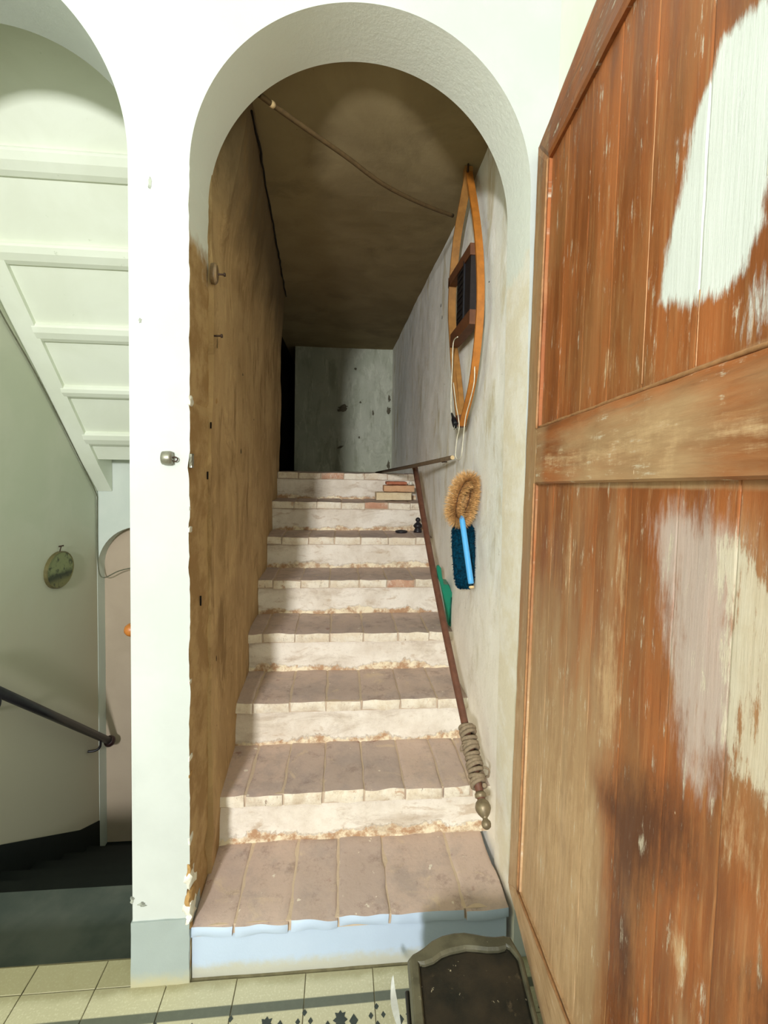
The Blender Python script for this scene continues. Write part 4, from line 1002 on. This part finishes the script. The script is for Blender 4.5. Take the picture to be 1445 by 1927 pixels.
def offset_poly(P, dists):
    n = len(P); out = []
    area_ = sum(P[i][0]*P[(i+1) % n][1]-P[(i+1) % n][0]*P[i][1] for i in range(n)); sg = 1 if area_ > 0 else -1
    for i in range(n):
        a, b, c = Vector(P[i-1]), Vector(P[i]), Vector(P[(i+1) % n])
        n1 = Vector((-(b-a).y, (b-a).x)).normalized()*sg; n2 = Vector((-(c-b).y, (c-b).x)).normalized()*sg
        m_ = (n1+n2).normalized(); out.append(tuple(b+m_*dists[i]))
    return out
bx = empty('dark_box', (cxy.x, cxy.y, 0), label='black worn box with arched end on the floor beside the door', cat='box')
n = len(ol2)
def ring_mesh(rings, caps=(False, False)):
    g = bmesh.new(); R = [[g.verts.new((x, y, z)) for x, y in P] for P, z in rings]
    for a, b in zip(R, R[1:]):
        for k in range(len(a)): g.faces.new((a[k], a[(k+1) % len(a)], b[(k+1) % len(a)], b[k]))
    if caps[0]: g.faces.new(R[0])
    if caps[1]: g.faces.new(R[-1])
    bmesh.ops.recalc_face_normals(g, faces=g.faces); return g
D = lambda d: offset_poly(ol2, [d]*n)
rimd = [0.020, 0.022, 0.026, 0.030, 0.032, 0.034, 0.034, 0.032, 0.030, 0.028, 0.026, 0.024, 0.022, 0.012, 0.008, 0.008, 0.022]
link('box_body', ring_mesh([(D(0.004), 0.0), (D(0.0), 0.02), (D(0.002), 0.262), (D(0.008), 0.272)], (True, True)), M_BOXSIDE, bx)
Rin = offset_poly(ol2, [r_*1.25 for r_ in rimd])
link('lid_rim', ring_mesh([(D(0.0), 0.270), (D(-0.004), 0.276), (D(-0.004), 0.290), (D(0.0), 0.298), (D(0.005), 0.301), (offset_poly(ol2, [r_*1.05 for r_ in rimd]), 0.301), (Rin, 0.296), (Rin, 0.285)], (True, False)), M_BOXRIM, bx)
link('lid_panel', ring_mesh([(Rin, 0.280), (Rin, 0.290), (offset_poly(ol2, [r_*1.25+0.006 for r_ in rimd]), 0.2925)], (True, True)), M_BOXTOP, bx)
g = bmesh.new(); lx = ol2[0][0]
tube(g, [(lx-0.006, ol2[0][1]-0.02, 0.235), (lx-0.036, ol2[0][1]-0.60, 0.235)], 0.006, 8); link('side_moulding', g, M_BOXSIDE, bx)
# white cloth tape trailing beside the box
M_CLOTH = simple('white_cloth_tape', (232, 232, 226), 0.8, 0.2, var=0.06)
M_DTEAL = simple('dark_lining', (26, 38, 42), 0.7)
tp = [at(749, 1838, Y=1.20), at(753, 1862, Y=1.17), at(760, 1885, Y=1.13), at(769, 1906, Y=1.09), at(775, 1930, Y=1.05), at(777, 1960, Y=1.0)]
for p in tp: p.x = min(p.x, 0.158)
cl = empty('cloth_tape', (tp[-1].x, tp[-1].y, 0), label='narrow white cloth tape hanging down the left side of the black box', cat='cloth')
g = bmesh.new(); P = spline(tp, 6); wd = [0.003+0.011*math.sin(PI*min(1, k/(len(P)-1)*1.1)) for k in range(len(P))]
A = [g.verts.new(p+Vector((-w_, -w_*0.2, 0))) for p, w_ in zip(P, wd)]; B = [g.verts.new(p+Vector((w_*0.15, w_*0.2, 0.004))) for p, w_ in zip(P, wd)]
A2 = [g.verts.new(v.co+Vector((0, 0.0015, -0.001))) for v in A]; B2 = [g.verts.new(v.co+Vector((0, 0.0015, -0.001))) for v in B]
for k in range(len(P)-1):
    g.faces.new((A[k], A[k+1], B[k+1], B[k])); g.faces.new((A2[k], B2[k], B2[k+1], A2[k+1])); g.faces.new((A[k], A2[k], A2[k+1], A[k+1])); g.faces.new((B[k], B[k+1], B2[k+1], B2[k]))
link('tape', g, M_CLOTH, cl, smooth=True)
